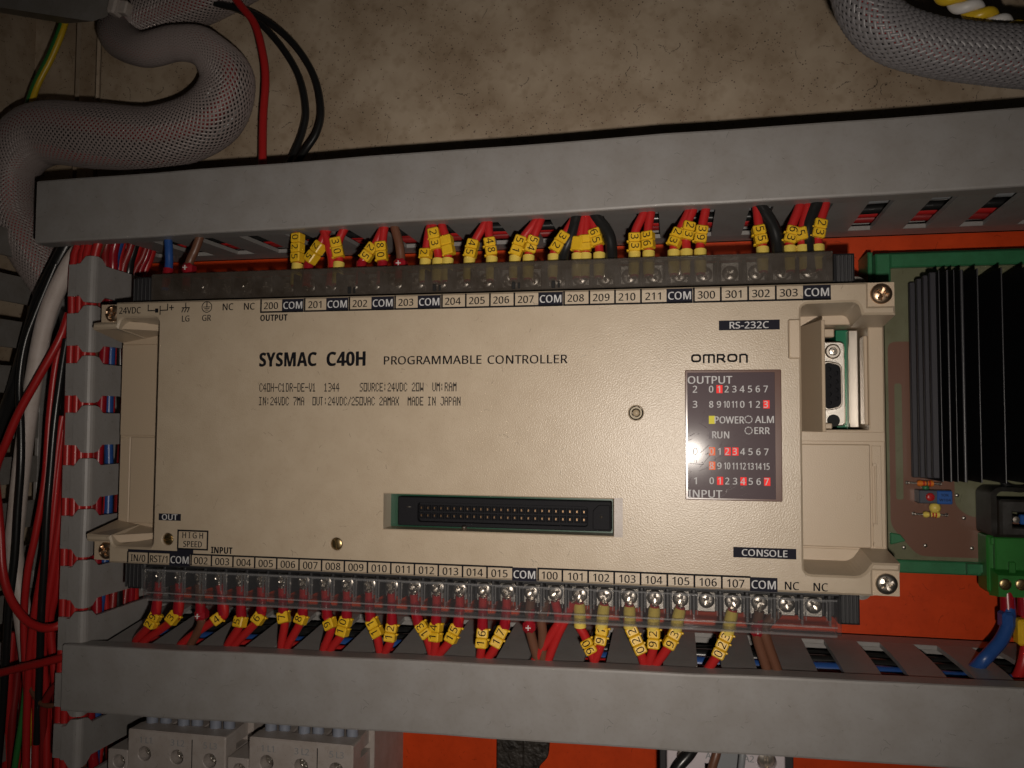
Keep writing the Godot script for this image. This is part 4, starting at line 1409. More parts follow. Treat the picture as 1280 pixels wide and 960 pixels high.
func build_left_cables() -> void:
	# the bundle standing behind the right wall of the upright duct, seen through its slots
	var tones := [M.red, M.brown, M.dark_red, M.crimson, M.blue, M.red, M.dark_red, M.black, M.red, M.dark_red, M.crimson, M.red]
	var names := ["red", "brown", "dull dark red", "crimson", "blue", "red", "dull dark red", "black", "red", "dull dark red", "crimson", "red"]
	for i in tones.size():
		var z := -17.5 - i * 3.2
		var x := -161.6 - (i % 3) * 0.7
		var p := PackedVector3Array()
		for k in 8:
			var y := -150.0 + k * 31.0
			p.append(Vector3(x + rng.randf_range(-1.6, 0.6), y, z + rng.randf_range(-2.6, 2.6)))
		p.append(Vector3(x + 3.0, 79, z + 1.0))
		p.append(Vector3(x + 9.0, 92, z))
		p.append(Vector3(x + 30.0, 98, z - 2.0))
		run("duct_wire", "%s wire standing upright behind the slots of the left duct" % names[i], tones[i], p, [1.9, 1.4, 1.7, 2.1][i % 4], "upright %s wires in the left duct" % names[i], 4)
	for i in 3:
		var p := PackedVector3Array()
		for k in 8:
			p.append(Vector3(-164.2 - i * 2.9 + rng.randf_range(-0.7, 0.7), -150.0 + k * 32.0, -16.6))
		p.append(Vector3(-163.0 - i * 2.0, 88, -24))
		run("duct_wire", "red wire standing just inside the folded rim of the left duct", M.red, p, 1.7, "red wires inside the rim of the left duct", 4)
	# the long wires that run along inside the two long ducts
	var inside := [[1.0, M.red, "red", 81.3, -52.0, 1.9], [1.0, M.black, "black", 81.0, -45.0, 1.9], [1.0, M.dark_red, "dark red", 81.0, -57.5, 1.8], [1.0, M.grey, "grey", 82.0, -35.0, 2.4], [1.0, M.orange_wire, "orange", 83.4, -28.0, 1.7], [1.0, M.white, "white", 84.0, -40.0, 1.8], [1.0, M.grey, "grey", 82.5, -22.0, 1.8], [1.0, M.black, "black", 85.5, -58.0, 3.2], [1.0, M.black, "black", 91.0, -60.0, 3.2], [1.0, M.black, "black", 97.0, -60.0, 3.2], [1.0, M.black, "black", 93.0, -48.0, 2.8],
		[-1.0, M.red, "red", -80.0, -31.0, 1.7], [-1.0, M.blue, "blue", -80.0, -38.5, 2.5], [-1.0, M.brown, "brown", -81.2, -25.0, 1.7], [-1.0, M.black, "black", -80.0, -47.0, 2.4], [-1.0, M.black, "black", -80.6, -55.5, 2.4], [-1.0, M.dark_red, "dark red", -88.0, -38.0, 2.0], [-1.0, M.black, "black", -87.0, -58.0, 3.4], [-1.0, M.black, "black", -93.0, -60.0, 3.4], [-1.0, M.black, "black", -94.0, -46.0, 3.0]]
	for q in inside:
		var p := PackedVector3Array()
		for k in 12:   # just behind the fingers, which lean with the lid
			var x := -150.0 + k * 36.0
			var z: float = q[4] + rng.randf_range(-1.3, 1.3)
			var near := 81.0 if q[0] > 0 else -79.4
			var wall := lerpf(near, lid_y(q[0], x) + q[0] * 1.3, clampf((z + 57.6) / 46.8, 0.0, 1.0))
			var deep: float = absf(q[3]) - 81.0 if q[0] > 0 else absf(q[3]) - 79.8
			p.append(Vector3(x, wall + q[0] * (maxf(0.0, deep) + 2.2 + q[5] + absf(rng.randfn(0, 0.5))), z))
		run("duct_wire", "%s wire lying inside the %s duct, seen through its slots" % [q[2], "upper" if q[0] > 0 else "lower"], q[1], p, q[5], "%s wires inside the %s duct" % [q[2], "upper" if q[0] > 0 else "lower"], 5)
	run("cable", "thick off-white cable curving down inside the left duct", M.light_cable, arr3([-164.0, 81.9, -24.0, -173.7, 77.7, -24.0, -182.7, 64.4, -24.0, -190.6, 47.9, -25.0, -197.0, 23.6, -27.0, -203.8, -8.1, -30.0, -208.1, -36.5, -32.0, -209.6, -54.3, -33.0, -204.8, -78.7, -33.0, -199.7, -103.4, -33.0]), 3.75)
	run("cable", "thick black cable left of the off-white cable", M.black, arr3([-182.2, 86.8, -30.0, -188.2, 75.0, -29.0, -196.6, 59.2, -29.0, -202.6, 43.4, -30.0, -210.9, 20.4, -32.0, -218.0, 6.1, -34.0, -225.1, -12.1, -36.0, -227.6, -37.7, -38.0]), 3.20)
	run("cable", "thinner black cable in front of the off-white cable", M.black, arr3([-185.4, 72.2, -24.0, -193.0, 52.9, -23.0, -197.9, 37.2, -22.0, -200.0, 19.8, -22.0, -198.5, 2.5, -22.0, -197.8, -14.7, -22.0, -199.5, -35.3, -23.0, -201.1, -56.1, -24.0, -204.0, -76.9, -25.0, -206.5, -101.4, -27.0, -210.2, -126.6, -30.0, -213.8, -155.0, -32.0]), 1.60)
	run("loose_wire", "bright red wire slanting across the off-white cable at upper left", M.red, arr3([-176.5, 50.0, -22.0, -179.1, 38.5, -20.0, -187.0, 22.3, -18.0, -194.9, 7.7, -17.0, -200.7, -5.0, -17.0, -206.7, -18.0, -18.0, -210.8, -42.2, -20.0]), 1.75)
	run("loose_wire", "bright red wire looping up around the left cables", M.red, arr3([-207.5, -21.5, -19.0, -202.3, -41.5, -17.0, -199.5, -58.0, -16.0, -194.6, -69.2, -15.0, -186.3, -77.8, -14.0, -178.5, -81.0, -14.0, -172.6, -80.9, -15.0, -169.2, -78.5, -18.0]), 1.75)
	run("loose_wire", "dark red wire hanging left of the thin black wire", M.red, arr3([-180.2, 40.6, -24.0, -182.0, 28.4, -22.0, -184.3, 6.0, -22.0, -185.6, -21.3, -22.0, -189.4, -45.1, -22.0, -193.6, -62.4, -23.0, -196.9, -86.9, -26.0, -196.5, -125.5, -30.0]), 1.50)
	run("loose_wire", "thin black wire hanging beside the left duct rim", M.black, arr3([-174.8, 38.6, -19.0, -176.1, 22.9, -18.0, -177.5, 2.7, -17.0, -178.7, -17.5, -17.0, -179.6, -34.2, -17.0, -180.8, -54.3, -18.0, -183.3, -74.7, -20.0, -186.7, -99.3, -24.0, -190.4, -134.4, -28.0]), 1.50)
	run("loose_wire", "red wire fanning down the left side of the upright duct", M.red, arr3([-176.3, 6.1, -20.0, -178.2, -7.5, -20.0, -182.9, -48.2, -21.0, -191.1, -86.1, -24.0, -195.8, -118.0, -28.0, -196.9, -156.0, -30.0]), 1.60, "red wires fanning down at the left")
	run("loose_wire", "red wire fanning down the left side of the upright duct", M.red, arr3([-176.3, 2.7, -21.0, -178.1, -10.9, -21.0, -182.1, -51.6, -22.0, -189.8, -82.9, -25.0, -192.3, -118.1, -29.0, -192.1, -155.6, -30.0]), 1.60, "red wires fanning down at the left")
	run("loose_wire", "red wire fanning down the left side of the upright duct", M.red, arr3([-175.5, -21.1, -22.0, -177.3, -34.6, -22.0, -181.1, -58.5, -23.0, -187.2, -89.8, -26.0, -188.1, -118.1, -30.0, -186.6, -155.1, -30.0]), 1.60, "red wires fanning down at the left")
	run("loose_wire", "red wire fanning down the left side of the upright duct", M.red, arr3([-177.5, -0.8, -23.0, -179.3, -14.4, -23.0, -181.8, -41.8, -24.0, -185.5, -76.4, -27.0, -183.8, -118.1, -31.0, -181.1, -154.6, -30.0]), 1.60, "red wires fanning down at the left")
	run("loose_wire", "red wire fanning down the left side of the upright duct", M.red, arr3([-176.1, -28.0, -24.0, -177.9, -41.6, -24.0, -180.2, -65.6, -25.0, -185.9, -86.8, -28.0, -182.6, -118.4, -32.0, -178.8, -154.3, -30.0]), 1.60, "red wires fanning down at the left")
	run("loose_wire", "red wire crossing level from the left edge to the lower duct", M.red, arr3([-210.4, -105.0, -20.0, -192.9, -100.0, -18.0, -179.7, -96.3, -16.0, -166.1, -92.5, -15.0, -158.9, -91.6, -18.0]), 1.70)
	run("loose_wire", "thin green wire out of the stripped off-white cable", M.green, arr3([-199.3, -101.7, -32.0, -199.3, -109.0, -31.0, -200.4, -122.7, -31.0, -203.5, -138.7, -32.0, -206.8, -158.2, -33.0]), 1.30)
	run("loose_wire", "thin yellow wire out of the stripped off-white cable", M.yellow_wire, arr3([-198.1, -101.6, -32.0, -194.4, -108.3, -30.0, -193.3, -115.8, -30.0, -195.8, -127.5, -31.0, -199.9, -147.0, -32.0, -201.8, -161.2, -33.0]), 1.30)
	run("loose_wire", "thin white wire out of the stripped off-white cable", M.white, arr3([-199.5, -102.3, -34.0, -196.2, -111.1, -33.0, -195.5, -119.6, -33.0, -196.2, -131.7, -33.0, -199.3, -147.7, -34.0, -201.2, -162.0, -35.0]), 1.30)
	run("loose_wire", "thin brown wire looping from the stripped cable to the duct", M.brown, arr3([-198.0, -102.0, -31.0, -194.5, -110.4, -28.0, -188.6, -115.5, -26.0, -182.2, -116.7, -25.0, -177.6, -114.7, -26.0, -173.3, -109.7, -28.0]), 1.10)
	run("loose_wire", "dark red wire arching out from behind the lower duct", M.dark_red, arr3([-172.0, -103.5, -30.0, -174.8, -105.5, -25.0, -180.9, -109.9, -25.0, -186.6, -118.7, -27.0, -189.0, -135.1, -30.0, -189.8, -159.6, -32.0]), 1.70)
	run("loose_wire", "dark red wire in the shadowed bundle at the bottom left", M.red, arr3([-219.0, -92.6, -44.0, -219.8, -114.3, -44.0, -221.6, -136.6, -46.0, -224.2, -170.0, -48.0]), 1.70, "dark red wires in the bottom left bundle")
	run("loose_wire", "dark red wire in the shadowed bundle at the bottom left", M.dark_red, arr3([-217.9, -93.3, -47.0, -218.7, -115.1, -47.0, -219.5, -136.5, -46.0, -220.4, -169.6, -48.0]), 1.70, "dark red wires in the bottom left bundle")
	run("loose_wire", "dark red wire in the shadowed bundle at the bottom left", M.red, arr3([-216.8, -94.0, -50.0, -217.6, -116.0, -50.0, -214.0, -136.0, -46.0, -216.6, -169.2, -48.0]), 1.70, "dark red wires in the bottom left bundle")
	run("loose_wire", "dark red wire in the shadowed bundle at the bottom left", M.dark_red, arr3([-207.6, -92.0, -44.0, -208.4, -113.5, -44.0, -211.9, -135.9, -46.0, -212.8, -168.9, -48.0]), 1.70, "dark red wires in the bottom left bundle")
	run("loose_wire", "dark red wire in the shadowed bundle at the bottom left", M.red, arr3([-206.5, -92.7, -47.0, -207.3, -114.4, -47.0, -206.4, -135.4, -46.0, -209.0, -168.5, -48.0]), 1.70, "dark red wires in the bottom left bundle")
	run("loose_wire", "dark red wire in the shadowed bundle at the bottom left", M.dark_red, arr3([-205.2, -93.3, -50.0, -206.1, -115.2, -50.0, -204.3, -135.3, -46.0, -205.2, -168.2, -48.0]), 1.70, "dark red wires in the bottom left bundle")
	run("loose_wire", "dark red wire in the shadowed bundle at the bottom left", M.red, arr3([-196.3, -91.4, -44.0, -197.2, -112.8, -44.0, -198.9, -134.9, -46.0, -201.4, -167.8, -48.0]), 1.70, "dark red wires in the bottom left bundle")


func build_loose_cables() -> void:
	run("cable", "outer black cable curving down to the upper duct", M.black, arr3([-171.3, 211.9, -52.0, -134.3, 200.5, -55.0, -111.3, 192.2, -55.0, -93.5, 178.5, -55.0, -81.8, 161.9, -55.0, -77.6, 145.7, -55.0, -79.3, 134.8, -55.0, -84.9, 125.6, -54.0, -89.7, 115.5, -50.0]), 1.65)
	run("cable", "inner black cable curving down to the upper duct", M.black, arr3([-175.9, 218.9, -58.0, -137.5, 204.3, -60.0, -117.4, 195.3, -60.0, -102.9, 181.7, -60.0, -91.7, 164.8, -60.0, -87.4, 148.3, -60.0, -88.8, 137.2, -60.0, -92.3, 125.6, -58.0, -94.4, 115.2, -54.0]), 1.65)
	run("loose_wire", "bright red wire dropping straight into the upper duct", M.red, arr3([-126.5, 207.6, -54.0, -116.9, 195.7, -52.0, -108.9, 185.4, -51.0, -104.1, 171.5, -50.0, -102.3, 158.4, -50.0, -102.5, 139.6, -49.0, -101.2, 115.2, -47.0]), 1.80)
	var earth := thing("earth_wire", "green and yellow earth wire hanging behind the left braided sleeve", "wire", Vector3(-216.9, 209.1, -62.0))
	for k in 2:
		var e := MB.new()
		var way := arr3([-216.9, 209.1, -62.0, -218.4, 196.9, -60.0, -224.3, 183.6, -60.0, -232.0, 169.7, -60.0, -235.9, 152.2, -58.0])
		if k == 1:
			for i in way.size():
				way[i] += Vector3(1.15, -0.3, 0.1)
		e.tube(curve(way, 8), [1.9, 1.5][k], 12)
		part(["insulation", "yellow_stripe"][k], e, [M.green, M.yellow_wire][k], earth)
	run("cable", "black cable resting on the relay at the bottom", M.black, arr3([85.9, -109.1, -24.0, 83.0, -112.6, -20.0, 78.5, -117.7, -18.0, 76.3, -125.6, -18.0]), 2.10)
	run("loose_wire", "brown wire beside the grey relay body", M.brown, arr3([93.5, -106.4, -26.0, 92.5, -112.4, -23.0, 90.7, -118.2, -22.0, 89.6, -126.1, -22.0]), 1.60)
	run("loose_wire", "grey wire between relay body and pale terminal", M.grey, arr3([101.7, -106.4, -24.0, 101.2, -112.6, -22.0, 100.6, -118.2, -22.0, 100.3, -125.1, -22.0]), 1.20)
	run("cable", "bright blue wire curving from the green terminal into the lower duct", M.blue, arr3([194.3, -54.5, -41.0, 194.3, -60.5, -40.0, 193.2, -65.7, -38.0, 190.3, -70.6, -36.0, 186.4, -74.4, -34.0, 183.0, -77.7, -33.0, 180.4, -83.7, -38.0]), 2.30)
	run("cable", "red wire with a yellow marker at the right edge", M.red, arr3([200.0, -54.3, -41.0, 199.9, -61.6, -40.0, 199.2, -68.1, -38.0, 197.8, -74.6, -36.0, 196.1, -81.0, -36.0, 194.4, -88.4, -40.0]), 1.90)
	for k in 2:
		var c := MB.new()
		var at := Vector3(194.2, -58.6, -40.3) if k == 0 else Vector3(199.8, -58.9, -40.3)
		c.tube(PackedVector3Array([at + Vector3(0, 3.5, -0.6), at + Vector3(0, -4.0, 0.3)]), PackedFloat32Array([2.4, 2.6]), 14)
		single("ferrule_sleeve", c, M.crimson, "crimson sleeve on the %s below the green terminal" % ["blue wire", "right edge wire"][k], "wire sleeve", at)
	var bc := MB.new()
	bc.box(Vector3(192.8, -64.4, -38.2), Vector3(4.0, 6.0, 5.0), 0.8)
	single("marker_sleeve", bc, M.blue, "dark blue marker sleeve on the blue wire below the green terminal", "wire marker", Vector3(192.8, -64.4, -38.2))
	var ym := MB.new()
	ym.box(Vector3(197.8, -67.9, -37.0), Vector3(5.0, 9.0, 4.6), 0.7)
	single("marker_sleeve", ym, M.yellow, "yellow marker sleeve at the right edge below the green terminal", "wire marker", Vector3(197.8, -67.9, -37.0))
	for k in 2:
		var from := Vector3(152.6, 141.3, 18.0)
		var to := Vector3(184.8, 121.2, 14.0)
		var ax := (to - from).normalized()
		var nn := ax.cross(Vector3.BACK).normalized()
		var line := PackedVector3Array()
		for i in 121:
			var u := i / 120.0
			var w := -TAU * u * 4.0 + PI * k
			line.append(from.lerp(to, u) + Vector3(0, -1.2 * sin(PI * u), 0) + (nn * cos(w) + ax.cross(nn) * sin(w)) * 1.6)
		var m := MB.new()
		m.tube(line, 1.75, 14)
		single("twisted_wire", m, [M.yellow_wire, M.white][k], ["yellow wire of the twisted pair at the top right", "white wire of the twisted pair at the top right"][k], "wire", from)


# ---------------------------------------------------------------- braided sleeves
func even(p: PackedVector3Array, rad: PackedFloat32Array, ds: float) -> Array:   # equal steps along a path, with its radius
	var q := PackedVector3Array([p[0]])
	var r := PackedFloat32Array([rad[0]])
	var want := ds
	var gone := 0.0
	for i in p.size() - 1:
		var l := p[i].distance_to(p[i + 1])
		while gone + l >= want:
			var t := (want - gone) / l
			q.append(p[i].lerp(p[i + 1], t))
			r.append(lerpf(rad[i], rad[i + 1], t))
			want += ds
		gone += l
	return [q, r]


func braid(p: PackedVector3Array, rad: PackedFloat32Array, strands: int, lay: float, width: float, amp: float) -> MB:
	var m := MB.new()
	var c := p.size()
	var ns := PackedVector3Array()
	var bs := PackedVector3Array()
	var nrm := Vector3()
	var along := PackedFloat32Array()
	var s := 0.0
	for i in c:
		var t := (p[mini(i + 1, c - 1)] - p[maxi(i - 1, 0)]).normalized()
		if i == 0:
			nrm = t.cross(Vector3(0.3, 0.2, 0.9)).normalized()
		else:
			s += p[i].distance_to(p[i - 1])
		nrm = (nrm - t * nrm.dot(t)).normalized()
		ns.append(nrm)
		bs.append(t.cross(nrm))
		along.append(s)
	for fam in [1.0, -1.0]:
		for k in strands:
			var line := PackedVector3Array()
			var out := PackedVector3Array()
			for i in c:
				var a: float = TAU * k / strands + fam * TAU * along[i] / lay
				var e := ns[i] * cos(a) + bs[i] * sin(a)
				var r: float = rad[i] + fam * amp * cos(TAU * strands * along[i] / lay)
				line.append(p[i] + e * r)
				out.append(e)
			var rows := []
			var norms := []
			for i in c:
				var t := (line[mini(i + 1, c - 1)] - line[maxi(i - 1, 0)]).normalized()
				var w := out[i].cross(t).normalized()
				rows.append(PackedVector3Array([line[i] - w * width / 2 - out[i] * 0.12, line[i] + out[i] * 0.14, line[i] + w * width / 2 - out[i] * 0.12]))
				norms.append(PackedVector3Array([out[i] - w * 0.7, out[i], out[i] + w * 0.7]))
			m.sheet(rows, norms)
	return m


func sleeve(label: String, pts: PackedVector3Array, radii: Array, strands: int, width: float, skin: Material, cores: Array) -> void:
	var t := thing("braided_sleeve", label, "cable sleeve", pts[pts.size() - 1], "braided cable sleeves")
	var per := 12
	var path := curve(pts, per)
	var rad := PackedFloat32Array()
	for i in path.size():
		var u := float(i) / per
		var k := mini(int(u), radii.size() - 2)
		rad.append(lerpf(radii[k], radii[k + 1], smoothstep(0.0, 1.0, u - k)))
	var mean := 0.0
	for r in radii:
		mean += r / radii.size()
	var lay := TAU * mean * 1.12
	var e := even(path, rad, lay / strands / 4.0)
	part("braid", braid(e[0], e[1], strands, lay, width, 0.2), skin, t).set_meta("kind", "stuff")
	# the wires inside
	var f := even(path, rad, 2.5)
	for k in cores.size():
		var line := PackedVector3Array()
		var nrm := Vector3()
		for i in f[0].size():
			var c: PackedVector3Array = f[0]
			var tt := (c[mini(i + 1, c.size() - 1)] - c[maxi(i - 1, 0)]).normalized()
			if i == 0:
				nrm = tt.cross(Vector3(0.3, 0.2, 0.9)).normalized()
			nrm = (nrm - tt * nrm.dot(tt)).normalized()
			var a: float = TAU * k / (cores.size() - 1) + i * 0.035
			var d: float = 0.0 if k == cores.size() - 1 else f[1][i] * 0.60
			line.append(c[i] + (nrm * cos(a) + tt.cross(nrm) * sin(a)) * d)
		var m := MB.new()
		var thick := PackedFloat32Array()
		for q in f[1]:
			thick.append(q * 0.29)
		m.tube(line, thick, 8)
		part("enclosed_wire", m, cores[k], t)


func build_sleeves() -> void:
	sleeve("grey braided sleeve bundling reddish wires in a double bend at upper left", arr3([-103.8, 223.2, -60.0, -137.7, 208.9, -60.0, -163.8, 201.3, -60.0, -179.5, 193.4, -57.0, -177.4, 184.4, -50.0, -159.3, 174.1, -43.0, -140.9, 174.6, -41.0, -127.1, 170.9, -42.0, -118.3, 156.8, -45.0, -127.2, 141.0, -46.0, -150.6, 132.9, -44.0, -182.2, 135.0, -42.0, -211.1, 137.7, -42.0, -227.1, 124.6, -42.0, -229.0, 103.5, -44.0, -219.6, 84.9, -48.0, -211.0, 67.4, -54.0]), [13.0, 13.0, 13.0, 11.5, 8.5, 7.5, 7.5, 8.5, 12.0, 13.6, 13.8, 14.6, 14.2, 12.5, 11.5, 10.5, 10.0], 38, 0.86, M.braid, [M.dark_red, M.red, M.black, M.dark_red, M.black, M.red, M.dark_red])
	sleeve("grey braided sleeve curving in at the upper right corner", arr3([127.3, 152.5, 30.0, 131.4, 140.3, 29.0, 135.0, 128.2, 28.0, 141.4, 120.8, 27.0, 152.1, 116.2, 26.0, 164.3, 113.5, 25.0, 180.6, 111.1, 24.0, 195.1, 109.2, 24.0]), [8.0, 8.2, 8.4, 8.3, 8.2, 8.3, 8.6, 8.8], 28, 1.02, M.braid_right, [M.black, M.brown, M.black, M.black, M.dark_red, M.black])


# ---------------------------------------------------------------- circuit board module at the right
func build_board_module() -> void:
	var o := thing("circuit_board_module", "green-framed circuit board with a finned black heat sink", "circuit board", Vector3(190, 10, PLATE))
	var board := MB.new()
	board.prism(rect(157.5, -46.5, 290, 67), -53.2, -51.6, 0.1)
	var pcb := part("board", board, M.board, o)
	var cu := MB.new()   # broad copper areas under the lacquer
	cu.prism(rounded(P([158.5, -34.0, 168.0, -45.0, 290, -45.4, 290, -30.0, 186.0, -30.0, 181.0, -26.0, 181, 36.0, 158.5, 36.0]), 3.0), -51.8, -51.5, 0.02)
	part("copper_area", cu, M.copper, pcb)
	var ln := MB.new()
	ln.prism(rounded(P([160.6, 20, 163.2, 20, 163.2, -24, 160.6, -24]), 1.0), -51.6, -51.46, 0.02)
	ln.prism(rounded(P([182.5, -33, 290, -33, 290, -35, 184.0, -35, 180.6, -29, 182.0, -28]), 0.6), -51.6, -51.47, 0.02)
	part("bare_track", ln, M.board, pcb)
	var pad := MB.new()
	for q in [[164.6, -17.6], [176.0, -17.8], [166.6, -29.2], [178.0, -29.4], [168.4, -24.6], [176.8, -24.6], [181.8, -22.0], [184.0, -30.4], [163.0, -42.0], [170.5, -41.0], [186.5, -41.5]]:
		pad.xf = Transform3D(Basis(), Vector3(q[0], q[1], -51.5))
		pad.lathe([Vector2(0.75, 0), Vector2(0.6, 0.18), Vector2(0.25, 0.32), Vector2(0, 0.36)], 12, true)
	part("solder_joints", pad, M.steel_dull, pcb).set_meta("kind", "stuff")
	var c := MB.new()
	c.prism(P([159.4, 64.2, 246, 64.2, 246, 69.6, 159.4, 69.6]), -66, -49.0, 0.5)
	c.prism(P([246.3, 64.2, 300, 64.2, 300, 69.6, 246.3, 69.6]), -66, -49.0, 0.5)
	c.prism(P([157.0, 69.5, 300, 69.5, 300, 71.0, 157.0, 71.0]), -68, -54.0, 0.4)
	part("carrier_rail", c, M.carrier, o)
	var e := MB.new()
	e.prism(P([153.6, 58.5, 158.9, 58.5, 158.9, 69.2, 153.6, 69.2]), -66, -46.5, 0.5)
	e.prism(P([152.0, 58.0, 153.8, 58.0, 153.8, 71.0, 152.0, 71.0]), -68, -52, 0.4)
	part("carrier_foot", e, M.carrier, o)
	var d := MB.new()
	d.prism(P([159.0, -51.2, 300, -51.2, 300, -46.4, 159.0, -46.4]), -66, -49.4, 0.5)
	d.prism(P([183.5, -50.6, 189.5, -49.6, 189.5, -46.6, 183.5, -46.6]), -50, -47.2, 0.2)
	part("carrier_rail", d, M.carrier, o)
	var g := MB.new()
	g.prism(rounded(P([158.0, -41.0, 163.4, -39.4, 161.5, -37.0, 158.0, -36.4]), 0.5, 2), -52, -50.2, 0.3)
	part("carrier_clip", g, M.carrier, o)
	# heat sink: short fins out to the left on its flank, thin deep fins towards the viewer in front
	var h := MB.new()
	h.box(Vector3(229, 21.3, -47.0), Vector3(122, 73.0, 6.0), 0.4)
	var sink := part("heat_sink", h, M.heat_dark, o)
	var flank := MB.new()
	flank.box(Vector3(168.6, 21.3, -37.0), Vector3(1.2, 72.6, 26.0), 0.2)
	part("flank_web", flank, M.heat_dark, sink)
	var i := 0
	for q in [[165.2, -46.0], [165.5, -38.0], [165.7, -31.0], [166.1, -25.0]]:
		var side := MB.new()
		side.box(Vector3((q[0] + 168.8) / 2, 21.3 + 0.15 * i, q[1] - 1.0), Vector3(168.8 - q[0], 73.2 - 0.4 * i, 2.0), 0.25)
		part("fin", side, M.heat, sink)
		i += 1
	for q in [[168.35, 0.35, -22.0], [170.97, 0.6, -22.0], [173.1, 0.3, -22.0], [175.7, 0.95, -22.5], [180.2, 0.42, -21.0], [187.35, 0.42, -20.0], [194.6, 0.42, -20.0], [201.8, 0.42, -20.0], [209.0, 0.42, -20.0], [216.2, 0.42, -20.0]]:
		var fin := MB.new()
		fin.box(Vector3(q[0], 21.3, (q[2] - 0.4 - 46.0) / 2), Vector3(q[1] * 0.8, 73.2, q[2] - 0.4 + 46.0), 0.0)
		var fo := part("fin", fin, M.heat_dark, sink)
		var edge := MB.new()
		edge.tube(PackedVector3Array([Vector3(q[0], -15.2, q[2] - 0.4), Vector3(q[0], 57.8, q[2] - 0.4)]), q[1] * 0.55, 10)
		part("worn_edge", edge, M.heat_edge, fo)
	# small parts
	resistor(o, Vector3(170.2, -17.6, -49.0), M.orange_wire, [M.red, M.brown, M.red], "small tan resistor at the heat sink's foot")
	resistor(o, Vector3(172.2, -29.2, -49.4), M.boot, [M.brown, M.red, M.red], "yellow banded resistor below the blue trimmer")
	var bead := MB.new()
	bead.lathe([Vector2(0, -1), Vector2(1.9, -0.6), Vector2(2.1, 0.4), Vector2(1.3, 1.4), Vector2(0, 1.7)], 16, true)
	copy("tan_capacitor", mesh(bead), M.boot, o, Vector3(173.4, -26.6, -49.2))
	copy("green_bead", mesh(bead), M.carrier, o, Vector3(170.8, -19.4, -50.8), Basis.from_scale(Vector3.ONE * 0.6))
	var tr := MB.new()
	tr.box(Vector3(172.6, -22.3, -48.5), Vector3(11.2, 4.9, 6.6), 0.3)
	var trim := part("trimmer", tr, M.slate, o, "grey and blue trimmer with a red adjusting screw")
	var bl := MB.new()
	bl.box(Vector3(175.6, -22.4, -48.2), Vector3(5.2, 4.9, 7.0), 0.3)
	part("blue_face", bl, M.trimmer, trim)
	var pr := MB.new()
	pr.text("10K", sans, 175.6, -21.5, -44.66, 1.0, 0, 1.2)
	pr.text("W104", sans, 175.6, -23.3, -44.66, 1.0, 0, 1.1)
	part("trimmer_print", pr, M.tag, trim)
	copy("adjusting_screw", mesh(screw_head(1.5, 0.8, "slot", 0.7)), M.red, trim, Vector3(170.6, -22.3, -44.8))
	# moulded black part and the green pluggable terminal at the right edge
	var bk := MB.new()
	bk.prism(rounded(P([188.0, -35.2, 220, -35.2, 220, -18.0, 190.2, -17.6, 188.0, -19.5]), 1.6), -51, -35, 1.4)
	bk.prism(rounded(P([189.4, -34.4, 220, -34.4, 220, -21.6, 189.4, -21.6]), 1.0), -36, -32.0, 0.8, [rect(193.4, -31.2, 215, -26.0)], -35.0)
	var blk := part("black_housing", bk, M.dusty_black, o, "dusty black moulded housing above the green terminal")
	var ib := MB.new()
	ib.box(Vector3(198.6, -28.6, -34.4), Vector3(4.4, 3.4, 2.0), 0.4)
	part("blue_insert", ib, M.trimmer, blk)
	var ir := MB.new()
	ir.rod(Vector3(194.8, -28.6, -36), Vector3(194.8, -28.6, -33.0), 1.1, 16)
	part("metal_pin", ir, M.steel, blk)
	var coil := MB.new()
	var ring := PackedVector3Array()
	for k in 25:
		ring.append(Vector3(201 + cos(TAU * k / 24.0) * 5.4, -15.6 + sin(TAU * k / 24.0) * 3.2, -46.0))
	coil.tube(ring, 1.3, 10, false)
	part("cable_loop", coil, M.black, o)
	var tb := MB.new()
	tb.prism(rounded(P([188.6, -55.4, 191.6, -57.4, 222, -57.4, 222, -35.4, 188.6, -35.4]), 0.8, 2), -52, -43.0, 0.6)
	tb.prism(P([190.6, -47.4, 222, -47.4, 222, -35.8, 190.6, -35.8]), -44, -40.5, 0.4)
	tb.hexa([Vector3(189.4, -57.0, -44), Vector3(222, -57.0, -44), Vector3(222, -46.8, -44), Vector3(189.4, -46.8, -44), Vector3(190.6, -56.4, -38.6), Vector3(222, -56.4, -38.6), Vector3(222, -48.9, -38.6), Vector3(190.6, -48.9, -38.6)])
	tb.box(Vector3(195.6, -46.2, -40.0), Vector3(2.2, 4.0, 1.6), 0.3)
	tb.box(Vector3(190.6, -37.4, -42.6), Vector3(2.0, 2.6, 1.0), 0.2)
	var gt := part("green_terminal", tb, M.terminal_green, o, "green pluggable screw terminal at the board's lower edge")
	var sl := mesh(screw_head(2.0, 0.6, "slot", 0.0))
	copy("terminal_screw", sl, M.brass, gt, Vector3(192.8, -52.0, -38.5), Basis(Vector3.BACK, 0.8))
	copy("terminal_screw", sl, M.brass, gt, Vector3(198.0, -51.9, -38.5), Basis(Vector3.BACK, 0.9))
	copy("terminal_screw", sl, M.brass, gt, Vector3(203.2, -51.9, -38.5), Basis(Vector3.BACK, 0.7))


